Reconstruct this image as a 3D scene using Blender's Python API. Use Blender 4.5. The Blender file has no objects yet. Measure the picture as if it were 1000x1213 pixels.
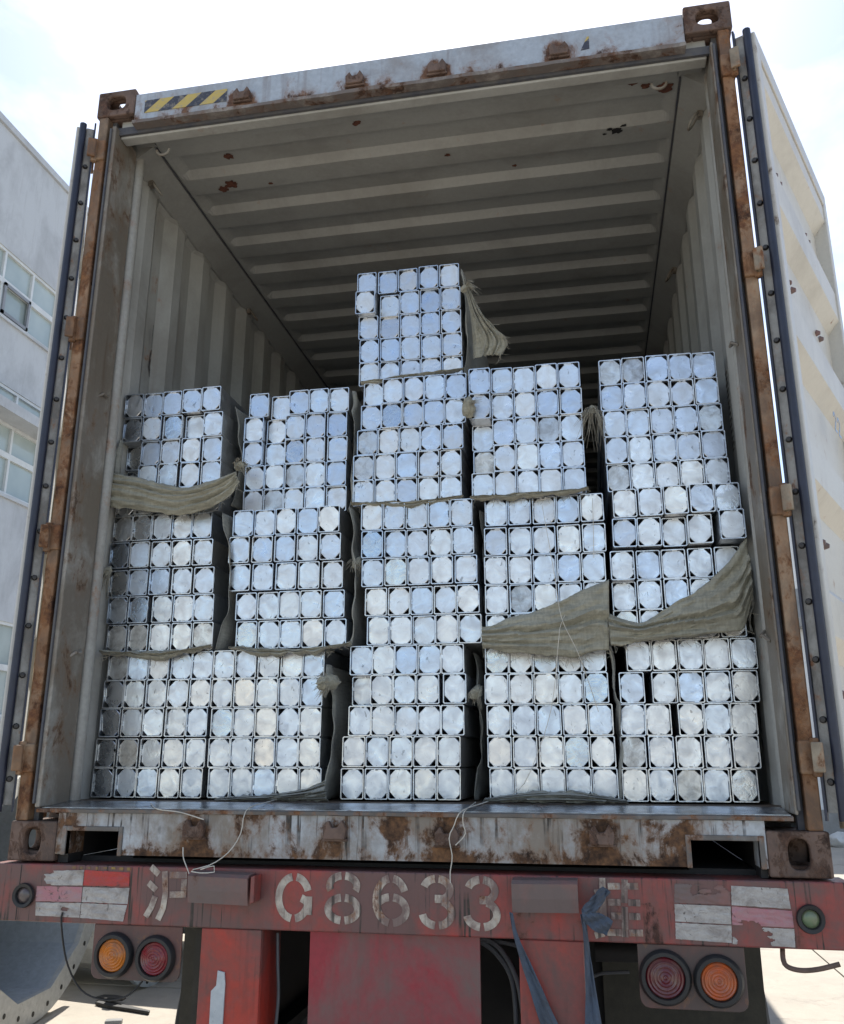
import bpy, bmesh, math, random
from mathutils import Vector, Matrix, noise as mnoise
random.seed(11)
SC = bpy.context.scene
COL = SC.collection
R = math.radians

# ------------------------------------------------------------------ camera
cam = bpy.data.cameras.new('camera')
cam.sensor_fit = 'HORIZONTAL'; cam.sensor_width = 36.0
cam.lens = 37.375
cam.clip_start = 0.05; cam.clip_end = 3000
camo = bpy.data.objects.new('camera', cam); COL.objects.link(camo)
camo.location = (1.82984, -2.6536, 0.298858)
camo.rotation_euler = (math.pi/2 + 0.277376, 0, 0.187153)
SC.camera = camo

# ------------------------------------------------------------------ sky + sun
SUN_HEAD, SUN_EL = -10.4, 53.0          # heading from +Y towards +X, elevation
world = bpy.data.worlds.new('World'); SC.world = world; world.use_nodes = True
nt = world.node_tree; N = nt.nodes; Lk = nt.links
bg = N['Background']; bg.inputs[1].default_value = 0.115
sky = N.new('ShaderNodeTexSky'); sky.sky_type = 'NISHITA'; sky.sun_disc = False
sky.sun_elevation = R(SUN_EL); sky.sun_rotation = R(SUN_HEAD)
sky.air_density = 1.0; sky.dust_density = 0.9; sky.ozone_density = 1.0
tc = N.new('ShaderNodeTexCoord'); mp = N.new('ShaderNodeMapping'); mp.inputs['Scale'].default_value = (1.0, 1.0, 1.9)
Lk.new(tc.outputs['Generated'], mp.inputs['Vector'])
cn = N.new('ShaderNodeTexNoise'); cn.inputs['Scale'].default_value = 2.3; cn.inputs['Detail'].default_value = 7; cn.inputs['Roughness'].default_value = .58
cn.inputs['Distortion'].default_value = .35
Lk.new(mp.outputs[0], cn.inputs['Vector'])
cr = N.new('ShaderNodeValToRGB'); cr.color_ramp.elements[0].position = .48; cr.color_ramp.elements[1].position = .78
Lk.new(cn.outputs[0], cr.inputs[0])
mx = N.new('ShaderNodeMixRGB'); mx.inputs[2].default_value = (7.6, 7.9, 8.3, 1)
Lk.new(cr.outputs[0], mx.inputs[0]); Lk.new(sky.outputs[0], mx.inputs[1]); Lk.new(mx.outputs[0], bg.inputs[0])

sl = bpy.data.lights.new('sun', 'SUN'); sl.energy = 4.2; sl.angle = R(.55); sl.color = (1.0, .955, .88)
so = bpy.data.objects.new('sun', sl); COL.objects.link(so)
sd = Vector((math.sin(R(SUN_HEAD))*math.cos(R(SUN_EL)), math.cos(R(SUN_HEAD))*math.cos(R(SUN_EL)), math.sin(R(SUN_EL))))
so.rotation_euler = sd.to_track_quat('Z', 'Y').to_euler()
so.location = (0, 0, 20)

SC.render.engine = 'CYCLES'
SC.view_settings.view_transform = 'Standard'
try: SC.view_settings.look = 'None'
except Exception: pass
SC.view_settings.exposure = 0.97; SC.view_settings.gamma = 1.0; SC.view_settings.use_curve_mapping = False

# ------------------------------------------------------------------ materials
def newmat(name):
    m = bpy.data.materials.new(name); m.use_nodes = True
    return m, m.node_tree.nodes, m.node_tree.links, m.node_tree.nodes['Principled BSDF']
def c4(c): return (c[0], c[1], c[2], 1)
def tex(n, l, src, scale, detail=5, rough=.6, stretch=(1, 1, 1), dist=0.0, off=(0, 0, 0)):
    mpn = n.new('ShaderNodeMapping'); mpn.inputs['Scale'].default_value = stretch; mpn.inputs['Location'].default_value = off
    l.new(src, mpn.inputs['Vector'])
    t = n.new('ShaderNodeTexNoise'); t.inputs['Scale'].default_value = scale; t.inputs['Detail'].default_value = detail
    t.inputs['Roughness'].default_value = rough; t.inputs['Distortion'].default_value = dist
    l.new(mpn.outputs[0], t.inputs['Vector'])
    return t.outputs[0]
def ramp(n, l, src, a, b, inv=False):
    r = n.new('ShaderNodeMapRange'); r.inputs[1].default_value = a; r.inputs[2].default_value = b
    r.inputs[3].default_value = 1.0 if inv else 0.0; r.inputs[4].default_value = 0.0 if inv else 1.0
    l.new(src, r.inputs[0]); return r.outputs[0]
def mixc(n, l, fac, a, b, blend='MIX'):
    m = n.new('ShaderNodeMixRGB'); m.blend_type = blend
    for i, v in ((0, fac), (1, a), (2, b)):
        if isinstance(v, (tuple, list)): m.inputs[i].default_value = c4(v)
        elif isinstance(v, (int, float)): m.inputs[i].default_value = v
        else: l.new(v, m.inputs[i])
    return m.outputs[0]
def math_(n, l, op, a, b):
    m = n.new('ShaderNodeMath'); m.operation = op
    for i, v in ((0, a), (1, b)):
        if isinstance(v, (int, float)): m.inputs[i].default_value = v
        else: l.new(v, m.inputs[i])
    return m.outputs[0]
def bump(n, l, p, src, strength, dist=.004):
    b = n.new('ShaderNodeBump'); b.inputs['Strength'].default_value = strength; b.inputs['Distance'].default_value = dist
    l.new(src, b.inputs['Height']); l.new(b.outputs[0], p.inputs['Normal'])
def coords(n, l, rnd=True):
    t = n.new('ShaderNodeTexCoord')
    if not rnd: return t.outputs['Object'], None
    oi = n.new('ShaderNodeObjectInfo')
    mul = n.new('ShaderNodeVectorMath'); mul.operation = 'SCALE'; mul.inputs[0].default_value = (13.1, 7.7, 5.3)
    l.new(oi.outputs['Random'], mul.inputs['Scale'])
    add = n.new('ShaderNodeVectorMath'); add.operation = 'ADD'
    l.new(t.outputs['Object'], add.inputs[0]); l.new(mul.outputs[0], add.inputs[1])
    return add.outputs[0], oi.outputs['Random']

def paint(name, base, dirt=(.12, .10, .085), rust=(.13, .05, .022), dirt_cov=.4, rust_cov=.2, dirt_scale=5, rust_scale=9,
          streak=.5, rough=.5, fade=None, drip=0, metal=0, dirt_alpha=.75, bmp=.35, rust2=(.30, .13, .05), edge=None, flatness=.18, stains=None):
    """weathered paint: fade patches, grime clouds, vertical run marks, rust blisters with relief"""
    m, n, l, p = newmat(name)
    v, rnd = coords(n, l)
    col = base
    if fade:
        f = ramp(n, l, tex(n, l, v, dirt_scale*.6, 6, .65, (1, 1, .6), .6), .42, .60)
        col = mixc(n, l, f, base, fade)
    fine = tex(n, l, v, 60, 4, .6)
    fv = ramp(n, l, fine, .2, .8)
    col = mixc(n, l, flatness, col, mixc(n, l, fv, (.02, .02, .02), (.9, .88, .84)), 'OVERLAY')
    t = .70 - .38*dirt_cov
    d = ramp(n, l, tex(n, l, v, dirt_scale, 8, .68, (1, 1, .7), .3, (3, 1, 2)), t-.07, t+.12)
    d = math_(n, l, 'MULTIPLY', d, dirt_alpha)
    col = mixc(n, l, d, col, dirt)
    if streak > 0:
        s = ramp(n, l, tex(n, l, v, 26, 4, .55, (1, 1, .05), .1, (1, 5, 0)), .55, .75)
        s2 = ramp(n, l, tex(n, l, v, 4, 3, .5, (1, 1, .5), 0, (7, 5, 0)), .40, .62)
        s = math_(n, l, 'MULTIPLY', math_(n, l, 'MULTIPLY', s, s2), streak)
        col = mixc(n, l, s, col, mixc(n, l, .5, dirt, rust))
    if drip > 0:
        q = ramp(n, l, tex(n, l, v, 70, 3, .55, (1, 1, .035), .15, (0, 2, 9)), .545, .63)
        q2 = ramp(n, l, tex(n, l, v, 4, 4, .65, (1, 1, 1.3), 0, (4, 0, 3)), .44, .56)
        q = math_(n, l, 'MULTIPLY', math_(n, l, 'MULTIPLY', q, q2), drip)
        col = mixc(n, l, q, col, (.018, .014, .012))
    t = .70 - .34*rust_cov
    rn = tex(n, l, v, rust_scale, 9, .72, (1, 1, .75), .25, (9, 4, 6))
    if edge:      # rust creeping from a seam at the given local height
        sp = n.new('ShaderNodeSeparateXYZ'); tcn = n.new('ShaderNodeTexCoord'); l.new(tcn.outputs['Object'], sp.inputs[0])
        dz = math_(n, l, 'ABSOLUTE', math_(n, l, 'SUBTRACT', sp.outputs[2], edge[0]), 0)
        g = ramp(n, l, dz, 0, edge[1], True)
        rn = math_(n, l, 'ADD', rn, math_(n, l, 'MULTIPLY', g, edge[2]))
    if stains:    # rust bleeding from fittings at the given local (x, z), longer below than above
        sp = n.new('ShaderNodeSeparateXYZ'); tcn = n.new('ShaderNodeTexCoord'); l.new(tcn.outputs['Object'], sp.inputs[0])
        for (sx, sz, sr, amt) in stains:
            dx = math_(n, l, 'MULTIPLY', math_(n, l, 'SUBTRACT', sp.outputs[0], sx), 1.15)
            dz = math_(n, l, 'SUBTRACT', sp.outputs[2], sz)
            dz = math_(n, l, 'MAXIMUM', math_(n, l, 'MULTIPLY', dz, 1.5), math_(n, l, 'MULTIPLY', dz, -.62))
            dd = math_(n, l, 'SQRT', math_(n, l, 'ADD', math_(n, l, 'MULTIPLY', dx, dx), math_(n, l, 'MULTIPLY', dz, dz)), 0)
            rn = math_(n, l, 'ADD', rn, math_(n, l, 'MULTIPLY', ramp(n, l, dd, .15*sr, sr, True), amt))
    r = ramp(n, l, rn, t, t+.07)
    halo = ramp(n, l, rn, t-.06, t+.02)
    col = mixc(n, l, math_(n, l, 'MULTIPLY', halo, .45), col, rust2)
    rc = mixc(n, l, ramp(n, l, tex(n, l, v, 45, 5, .7), .35, .7), rust, rust2)
    rc = mixc(n, l, ramp(n, l, tex(n, l, v, 16, 5, .7, (1, 1, 1), 0, (2, 2, 2)), .45, .65), rc, tuple(x*.35 for x in rust))
    col = mixc(n, l, r, col, rc)
    l.new(col, p.inputs['Base Color'])
    rr = n.new('ShaderNodeMapRange'); rr.inputs[3].default_value = rough; rr.inputs[4].default_value = .92
    l.new(r, rr.inputs[0]); l.new(rr.outputs[0], p.inputs['Roughness'])
    p.inputs['Metallic'].default_value = metal
    h = math_(n, l, 'ADD', math_(n, l, 'MULTIPLY', r, .8), math_(n, l, 'MULTIPLY', fine, .35))
    h = math_(n, l, 'ADD', h, math_(n, l, 'MULTIPLY', tex(n, l, v, 7, 3, .5), .5))
    bump(n, l, p, h, bmp, .004)
    return m

def plain(name, base, rough=.6, var=.25, scale=12, metal=0, bmp=.2, dist=.002, dark=None, stretch=(1, 1, 1), spec=None):
    m, n, l, p = newmat(name)
    v, rnd = coords(n, l)
    a = tex(n, l, v, scale, 7, .65, stretch)
    b = tex(n, l, v, scale*6, 4, .6, stretch, 0, (4, 4, 4))
    dk = dark or tuple(x*.45 for x in base)
    f = ramp(n, l, a, .35, .68)
    col = mixc(n, l, math_(n, l, 'MULTIPLY', f, var*2), base, dk)
    col = mixc(n, l, math_(n, l, 'MULTIPLY', ramp(n, l, b, .4, .75), var*.7), col, dk)
    l.new(col, p.inputs['Base Color'])
    p.inputs['Roughness'].default_value = rough; p.inputs['Metallic'].default_value = metal
    if spec is not None: p.inputs['Specular IOR Level'].default_value = spec
    bump(n, l, p, math_(n, l, 'ADD', a, b), bmp, dist)
    return m

M = {}
M['inner'] = paint('interior_paint', (.385, .385, .362), (.18, .165, .138), dirt_cov=.5, rust_cov=.08, dirt_scale=2.2, rust_scale=7, streak=.4, rough=.5, dirt_alpha=.5, bmp=.2, flatness=.08)
M['post_in'] = paint('post_inner_paint', (.32, .31, .28), (.12, .09, .06), (.07, .035, .02), dirt_cov=.80, rust_cov=.34, dirt_scale=5, rust_scale=7, streak=.9, rough=.55, dirt_alpha=.75, bmp=.35, rust2=(.18, .10, .05))
M['bead'] = paint('post_bead_paint', (.33, .325, .30), (.20, .17, .14), (.09, .045, .025), dirt_cov=.5, rust_cov=.2, dirt_scale=5, rust_scale=8, streak=.4, rough=.5, dirt_alpha=.5, bmp=.2)
M['roof'] = paint('roof_paint', (.315, .315, .295), (.175, .165, .145), dirt_cov=.45, rust_cov=.05, dirt_scale=2.0, rust_scale=6, streak=0, rough=.55, dirt_alpha=.5, bmp=.15, flatness=.08)
M['header'] = paint('header_paint', (.35, .395, .455), (.20, .175, .16), (.10, .05, .035), dirt_cov=.48, rust_cov=.24, dirt_scale=5, rust_scale=8, streak=.8, rough=.5, dirt_alpha=.6, edge=(2.735, .07, .13), rust2=(.22, .12, .07), stains=[(x-1.219, 2.785, .085, .26) for x in (.62, 1.07, 1.385, 1.833)])
M['lip'] = paint('rusty_lip', (.30, .28, .26), (.085, .065, .058), (.085, .045, .03), dirt_cov=.85, rust_cov=.45, dirt_scale=9, rust_scale=12, streak=.4, rough=.65, bmp=.8, rust2=(.17, .09, .055))
M['sill'] = paint('sill_paint', (.40, .43, .46), (.17, .13, .09), (.065, .034, .02), dirt_cov=.66, rust_cov=.40, dirt_scale=4.5, rust_scale=11, streak=.55, rough=.5, dirt_alpha=.85, drip=1.0, edge=(.03, .035, .10), rust2=(.20, .10, .045), stains=[(.625-1.219, .105, .09, .20), (1.068-1.219, .107, .08, .17), (1.402-1.219, .095, .12, .24), (1.838-1.219, .104, .11, .22), (2.03-1.219, .09, .09, .15), (.19-1.219, .11, .08, .13), (1.25-1.219, .12, .06, .2)])
M['silltop'] = paint('sill_lip_paint', (.25, .24, .23), (.06, .05, .043), (.08, .04, .025), dirt_cov=.88, rust_cov=.45, dirt_scale=7, rust_scale=12, streak=.4, rough=.5, bmp=.7)
M['thresh'] = paint('threshold_steel', (.55, .57, .60), (.10, .085, .07), dirt_cov=.62, rust_cov=.22, dirt_scale=12, rust_scale=14, streak=0, rough=.26, metal=.75, bmp=.6)
M['cast'] = paint('casting_rust', (.145, .095, .075), (.055, .038, .03), (.085, .042, .028), dirt_cov=.6, rust_cov=.55, dirt_scale=9, rust_scale=14, streak=.5, rough=.75, bmp=1.0, rust2=(.18, .105, .07))
M['post'] = paint('post_rust', (.22, .115, .055), (.075, .048, .032), (.11, .045, .022), dirt_cov=.62, rust_cov=.55, dirt_scale=7, rust_scale=8, streak=.7, rough=.65, fade=(.30, .21, .135), bmp=.6, rust2=(.25, .115, .045))
M['hinge'] = paint('hinge_paint', (.32, .27, .20), (.11, .08, .05), dirt_cov=.6, rust_cov=.42, dirt_scale=9, rust_scale=14, streak=.5, rough=.6, bmp=.5)
M['door'] = paint('door_paint', (.56, .535, .475), (.27, .24, .20), dirt_cov=.38, rust_cov=.06, dirt_scale=3, rust_scale=13, streak=.10, rough=.45, dirt_alpha=.35, bmp=.15, flatness=.06)
M['doorframe'] = paint('door_frame_paint', (.52, .51, .475), (.30, .26, .22), dirt_cov=.25, rust_cov=.15, dirt_scale=5, rust_scale=16, streak=.25, rough=.45, dirt_alpha=.4, bmp=.25, flatness=.08, rust=(.05, .03, .02), rust2=(.16, .10, .06))
M['strip'] = paint('retaining_strip', (.30, .29, .27), (.10, .085, .07), dirt_cov=.5, rust_cov=.25, dirt_scale=10, rust_scale=18, streak=.4, rough=.5)
M['gasket'] = plain('gasket_rubber', (.020, .025, .048), .45, .3, 18, bmp=.3, dark=(.010, .011, .018))
M['gasket_dusty'] = plain('dusty_gasket', (.045, .05, .07), .7, .5, 14, bmp=.5, dark=(.10, .095, .09))
M['dark'] = plain('black_steel', (.020, .019, .018), .6, .3, 10)
M['bolt'] = plain('dark_bolt', (.03, .026, .025), .5, .3, 30)
M['scrape'] = plain('black_scrape', (.012, .011, .012), .7, .2, 30)
M['print'] = plain('faded_print', (.20, .195, .18), .7, .3, 30)
M['rustspot'] = plain('rust_spot', (.16, .055, .03), .9, .5, 60, bmp=.6, dark=(.05, .02, .015))
M['floor'] = plain('plywood_floor', (.12, .08, .05), .7, .4, 6, stretch=(4, .3, 1))
M['red'] = paint('trailer_red', (.33, .036, .028), (.095, .068, .064), (.05, .028, .022), dirt_cov=.73, rust_cov=.24, dirt_scale=4.2, rust_scale=9, streak=.6, rough=.45, fade=(.25, .05, .042), drip=1.0, dirt_alpha=.85, bmp=.3, rust2=(.14, .05, .03), edge=(-.012, .03, .12))
M['redleg'] = paint('trailer_red_upright', (.38, .036, .022), (.085, .060, .055), (.045, .03, .024), dirt_cov=.56, rust_cov=.12, dirt_scale=4.5, rust_scale=9, streak=.3, rough=.45, fade=(.27, .05, .045), drip=.2, dirt_alpha=.8, bmp=.25, rust2=(.12, .05, .03))
M['crimson'] = paint('trailer_crimson_panel', (.27, .016, .032), (.12, .095, .088), (.06, .03, .025), dirt_cov=.52, rust_cov=.02, dirt_scale=3, rust_scale=9, streak=.7, rough=.4, fade=(.21, .03, .045), dirt_alpha=.85, bmp=.15, rust2=(.12, .05, .03))
M['redplate'] = paint('lamp_plate_paint', (.13, .06, .05), (.065, .055, .05), (.05, .025, .02), dirt_cov=.7, rust_cov=.2, dirt_scale=7, rust_scale=10, streak=.3, rough=.6, bmp=.3)
M['cover'] = paint('cover_paint', (.20, .10, .09), (.12, .105, .10), (.07, .04, .03), dirt_cov=.75, rust_cov=.25, dirt_scale=7, rust_scale=11, streak=.3, rough=.55, bmp=.4, rust2=(.16, .08, .06))
M['chassis'] = plain('chassis_steel', (.022, .020, .020), .7, .4, 8)
M['flap'] = plain('mudflap_rubber', (.050, .045, .034), .85, .35, 25, bmp=.3, dark=(.028, .026, .02))
M['tyre'] = plain('tyre_rubber', (.022, .021, .020), .85, .3, 20)
M['letter'] = paint('stencil_paint', (.50, .45, .38), (.13, .07, .064), (.09, .035, .03), dirt_cov=.66, rust_cov=.32, dirt_scale=15, rust_scale=20, streak=.8, rough=.6, drip=.8, bmp=.2, dirt_alpha=.85)
M['yellowmark'] = paint('yellow_mark', (.35, .24, .04), (.12, .06, .05), (.08, .04, .03), dirt_cov=.8, rust_cov=.3, dirt_scale=20, rust_scale=25, rough=.6)
def reflective(name, base, alt):
    m, n, l, p = newmat(name)
    v, rnd = coords(n, l)
    vo = n.new('ShaderNodeTexVoronoi'); vo.inputs['Scale'].default_value = 190; l.new(v, vo.inputs['Vector'])
    cells = ramp(n, l, vo.outputs['Distance'], .0, .6)
    col = mixc(n, l, math_(n, l, 'MULTIPLY', cells, .25), base, tuple(x*.6 for x in base))
    w = ramp(n, l, tex(n, l, v, 18, 7, .72, (1, 1, 1.5), .6), .42, .66)
    col = mixc(n, l, math_(n, l, 'MULTIPLY', w, .7), col, alt)
    w2 = ramp(n, l, tex(n, l, v, 30, 5, .75, (1, 1, 1), 1.2, (3, 3, 3)), .60, .66)
    col = mixc(n, l, math_(n, l, 'MULTIPLY', w2, .85), col, (.05, .04, .038))
    l.new(col, p.inputs['Base Color']); p.inputs['Roughness'].default_value = .35
    bump(n, l, p, tex(n, l, v, 22, 6, .6, (1, 1, 1.4), .8), .6, .006)
    return m
M['refl_white'] = reflective('reflective_white', (.42, .40, .38), (.14, .115, .105))
M['refl_red'] = reflective('reflective_red', (.42, .03, .025), (.22, .05, .05))
M['refl_pale'] = reflective('reflective_faded_red', (.40, .16, .19), (.30, .22, .22))
def hazard():
    m, n, l, p = newmat('hazard_stripes')
    t = n.new('ShaderNodeTexCoord'); sp = n.new('ShaderNodeSeparateXYZ'); l.new(t.outputs['Object'], sp.inputs[0])
    s = math_(n, l, 'ADD', sp.outputs[0], math_(n, l, 'MULTIPLY', sp.outputs[2], -1.1))
    f = math_(n, l, 'FRACT', math_(n, l, 'DIVIDE', s, .116), 0)
    f = math_(n, l, 'GREATER_THAN', f, .5)
    w = ramp(n, l, tex(n, l, t.outputs['Object'], 40, 6, .7), .5, .68)
    col = mixc(n, l, f, (.46, .35, .10), (.04, .043, .06))
    col = mixc(n, l, math_(n, l, 'MULTIPLY', w, .8), col, (.30, .27, .22))
    l.new(col, p.inputs['Base Color']); p.inputs['Roughness'].default_value = .5
    return m
M['hazard'] = hazard()
def lens(name, c, dirt):
    m, n, l, p = newmat(name)
    v, rnd = coords(n, l)
    d = ramp(n, l, tex(n, l, v, 25, 6, .65), .42, .72)
    col = mixc(n, l, math_(n, l, 'MULTIPLY', d, dirt), c, (.14, .09, .075))
    l.new(col, p.inputs['Base Color']); p.inputs['Roughness'].default_value = .3
    p.inputs['Coat Weight'].default_value = .4
    return m
M['amber'] = lens('amber_lens', (.52, .16, .015), .8)
M['amber2'] = lens('orange_lens', (.46, .095, .018), .7)
M['redlens'] = lens('red_lens', (.20, .010, .017), .85)
M['redlens_dark'] = lens('dark_red_lens', (.10, .008, .014), .9)
M['greenlens'] = lens('greenish_lens', (.12, .17, .09), .6)
M['greylens'] = lens('smoked_lens', (.05, .045, .05), .6)
M['rubber'] = plain('black_rubber', (.018, .018, .019), .55, .3, 20)
M['strap'] = plain('blue_strap', (.075, .105, .155), .8, .4, 14, bmp=.5, dark=(.05, .055, .065))
M['hose'] = plain('grey_hose', (.10, .105, .115), .5, .3, 10)
M['string'] = plain('white_string', (.60, .57, .50), .6, .2, 20)
def galv(name, base, rough, dirty=0.0, metal=.95):
    m, n, l, p = newmat(name)
    v, rnd = coords(n, l)
    sp = tex(n, l, v, 22, 6, .62, (1, 1, 1), .6)
    vo = n.new('ShaderNodeTexVoronoi'); vo.inputs['Scale'].default_value = 85; l.new(v, vo.inputs['Vector'])
    f = ramp(n, l, sp, .33, .68)
    col = mixc(n, l, f, base, tuple(x*.80 for x in base))
    sepc = n.new('ShaderNodeSeparateXYZ'); l.new(vo.outputs['Color'], sepc.inputs[0])
    col = mixc(n, l, math_(n, l, 'MULTIPLY', sepc.outputs[0], .16), col, tuple(x*.72 for x in base))
    if rnd is not None:
        tint = mixc(n, l, rnd, (1, .97, .915), (.80, .86, .93))
        col = mixc(n, l, 1.0, col, tint, 'MULTIPLY')
    sc = ramp(n, l, tex(n, l, v, 70, 3, .6, (1, 1, .5), .8, (5, 5, 5)), .66, .71)
    col = mixc(n, l, math_(n, l, 'MULTIPLY', sc, .55), col, (.12, .12, .125))
    if dirty:
        d = ramp(n, l, tex(n, l, v, 16, 7, .7, (1, 1, 1), .6, (8, 1, 1)), .62-.2*dirty, .72)
        col = mixc(n, l, math_(n, l, 'MULTIPLY', d, .75), col, (.12, .095, .07))
    l.new(col, p.inputs['Base Color'])
    p.inputs['Metallic'].default_value = metal
    r = n.new('ShaderNodeMapRange'); r.inputs[3].default_value = rough-.08; r.inputs[4].default_value = rough+.16
    l.new(f, r.inputs[0]); l.new(r.outputs[0], p.inputs['Roughness'])
    h = math_(n, l, 'ADD', sp, math_(n, l, 'MULTIPLY', tex(n, l, v, 110, 3, .5), .25))
    bump(n, l, p, h, .36, .004)
    return m
M['tube'] = galv('galvanised_tube', (.76, .78, .81), .36)
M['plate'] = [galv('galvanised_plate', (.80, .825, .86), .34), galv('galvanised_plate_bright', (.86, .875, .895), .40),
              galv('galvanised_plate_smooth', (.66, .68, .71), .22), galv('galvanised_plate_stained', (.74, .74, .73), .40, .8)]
M['pole'] = galv('galvanised_pole', (.56, .585, .60), .5, 0, .12)
M['weld'] = galv('weld_bead', (.80, .82, .85), .3)
def sackmat(name, base, dk):
    m, n, l, p = newmat(name)
    v, rnd = coords(n, l)
    a = tex(n, l, v, 7, 6, .6); b = tex(n, l, v, 150, 2, .5, (1, 1, .12)); c = tex(n, l, v, 150, 2, .5, (.12, .12, 1))
    f = ramp(n, l, a, .35, .66)
    col = mixc(n, l, math_(n, l, 'MULTIPLY', f, .55), base, dk)
    wv = math_(n, l, 'ADD', b, c)
    col = mixc(n, l, math_(n, l, 'MULTIPLY', ramp(n, l, wv, .85, 1.2), .35), col, tuple(x*.5 for x in dk))
    l.new(col, p.inputs['Base Color']); p.inputs['Roughness'].default_value = .62
    p.inputs['Sheen Weight'].default_value = .15
    bump(n, l, p, math_(n, l, 'ADD', math_(n, l, 'MULTIPLY', wv, .4), tex(n, l, v, 30, 5, .6, (.4, 1, 1.6), .4)), .6, .004)
    return m
M['sack'] = sackmat('olive_sacking', (.33, .315, .245), (.19, .18, .135))
M['sackgrey'] = sackmat('grey_sacking', (.30, .30, .26), (.17, .17, .15))
M['fibre'] = plain('frayed_fibre', (.36, .33, .26), .7, .3, 30)
M['plaster'] = paint('white_plaster', (.49, .51, .53), (.35, .36, .375), (.34, .34, .34), dirt_cov=.5, rust_cov=-.2, dirt_scale=1.1, rust_scale=2, streak=.6, rough=.85, dirt_alpha=.7, bmp=.2, rust2=(.5, .5, .5), flatness=.05)
M['winframe'] = plain('white_window_frame', (.66, .68, .68), .5, .15, 4)
M['windark'] = plain('dark_sash_frame', (.24, .25, .27), .5, .2, 4)
def panemat():
    m, n, l, p = newmat('window_pane')
    v, rnd = coords(n, l)
    a = ramp(n, l, tex(n, l, v, 1.1, 3, .5), .35, .7)
    col = mixc(n, l, a, (.42, .48, .47), (.30, .36, .36))
    l.new(col, p.inputs['Base Color']); p.inputs['Roughness'].default_value = .08
    return m
M['pane'] = panemat()
M['cladding'] = plain('white_cladding', (.72, .73, .73), .6, .12, 1.2)
M['plinth'] = plain('grey_plinth', (.32, .32, .31), .85, .3, 2)
def concrete():
    m, n, l, p = newmat('yard_concrete')
    v, rnd = coords(n, l, True)
    a = tex(n, l, v, .8, 9, .7); b = tex(n, l, v, 9, 7, .7); c = tex(n, l, v, 130, 3, .6)
    col = mixc(n, l, ramp(n, l, a, .35, .68), (.44, .395, .325), (.33, .295, .245))
    col = mixc(n, l, math_(n, l, 'MULTIPLY', ramp(n, l, b, .5, .75), .45), col, (.27, .245, .21))
    col = mixc(n, l, math_(n, l, 'MULTIPLY', ramp(n, l, c, .45, .8), .3), col, (.22, .20, .18))
    oil = ramp(n, l, tex(n, l, v, 1.7, 6, .72, (1, 1, 1), .8, (5, 2, 2)), .58, .72)
    col = mixc(n, l, math_(n, l, 'MULTIPLY', oil, .6), col, (.15, .135, .12))
    l.new(col, p.inputs['Base Color']); p.inputs['Roughness'].default_value = .85
    bump(n, l, p, math_(n, l, 'ADD', b, c), .35, .004)
    return m
M['concrete'] = concrete()
M['joint'] = plain('joint_filler', (.10, .09, .08), .9, .3, 4)
M['bag'] = plain('white_bag', (.62, .62, .60), .6, .2, 4)

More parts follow.
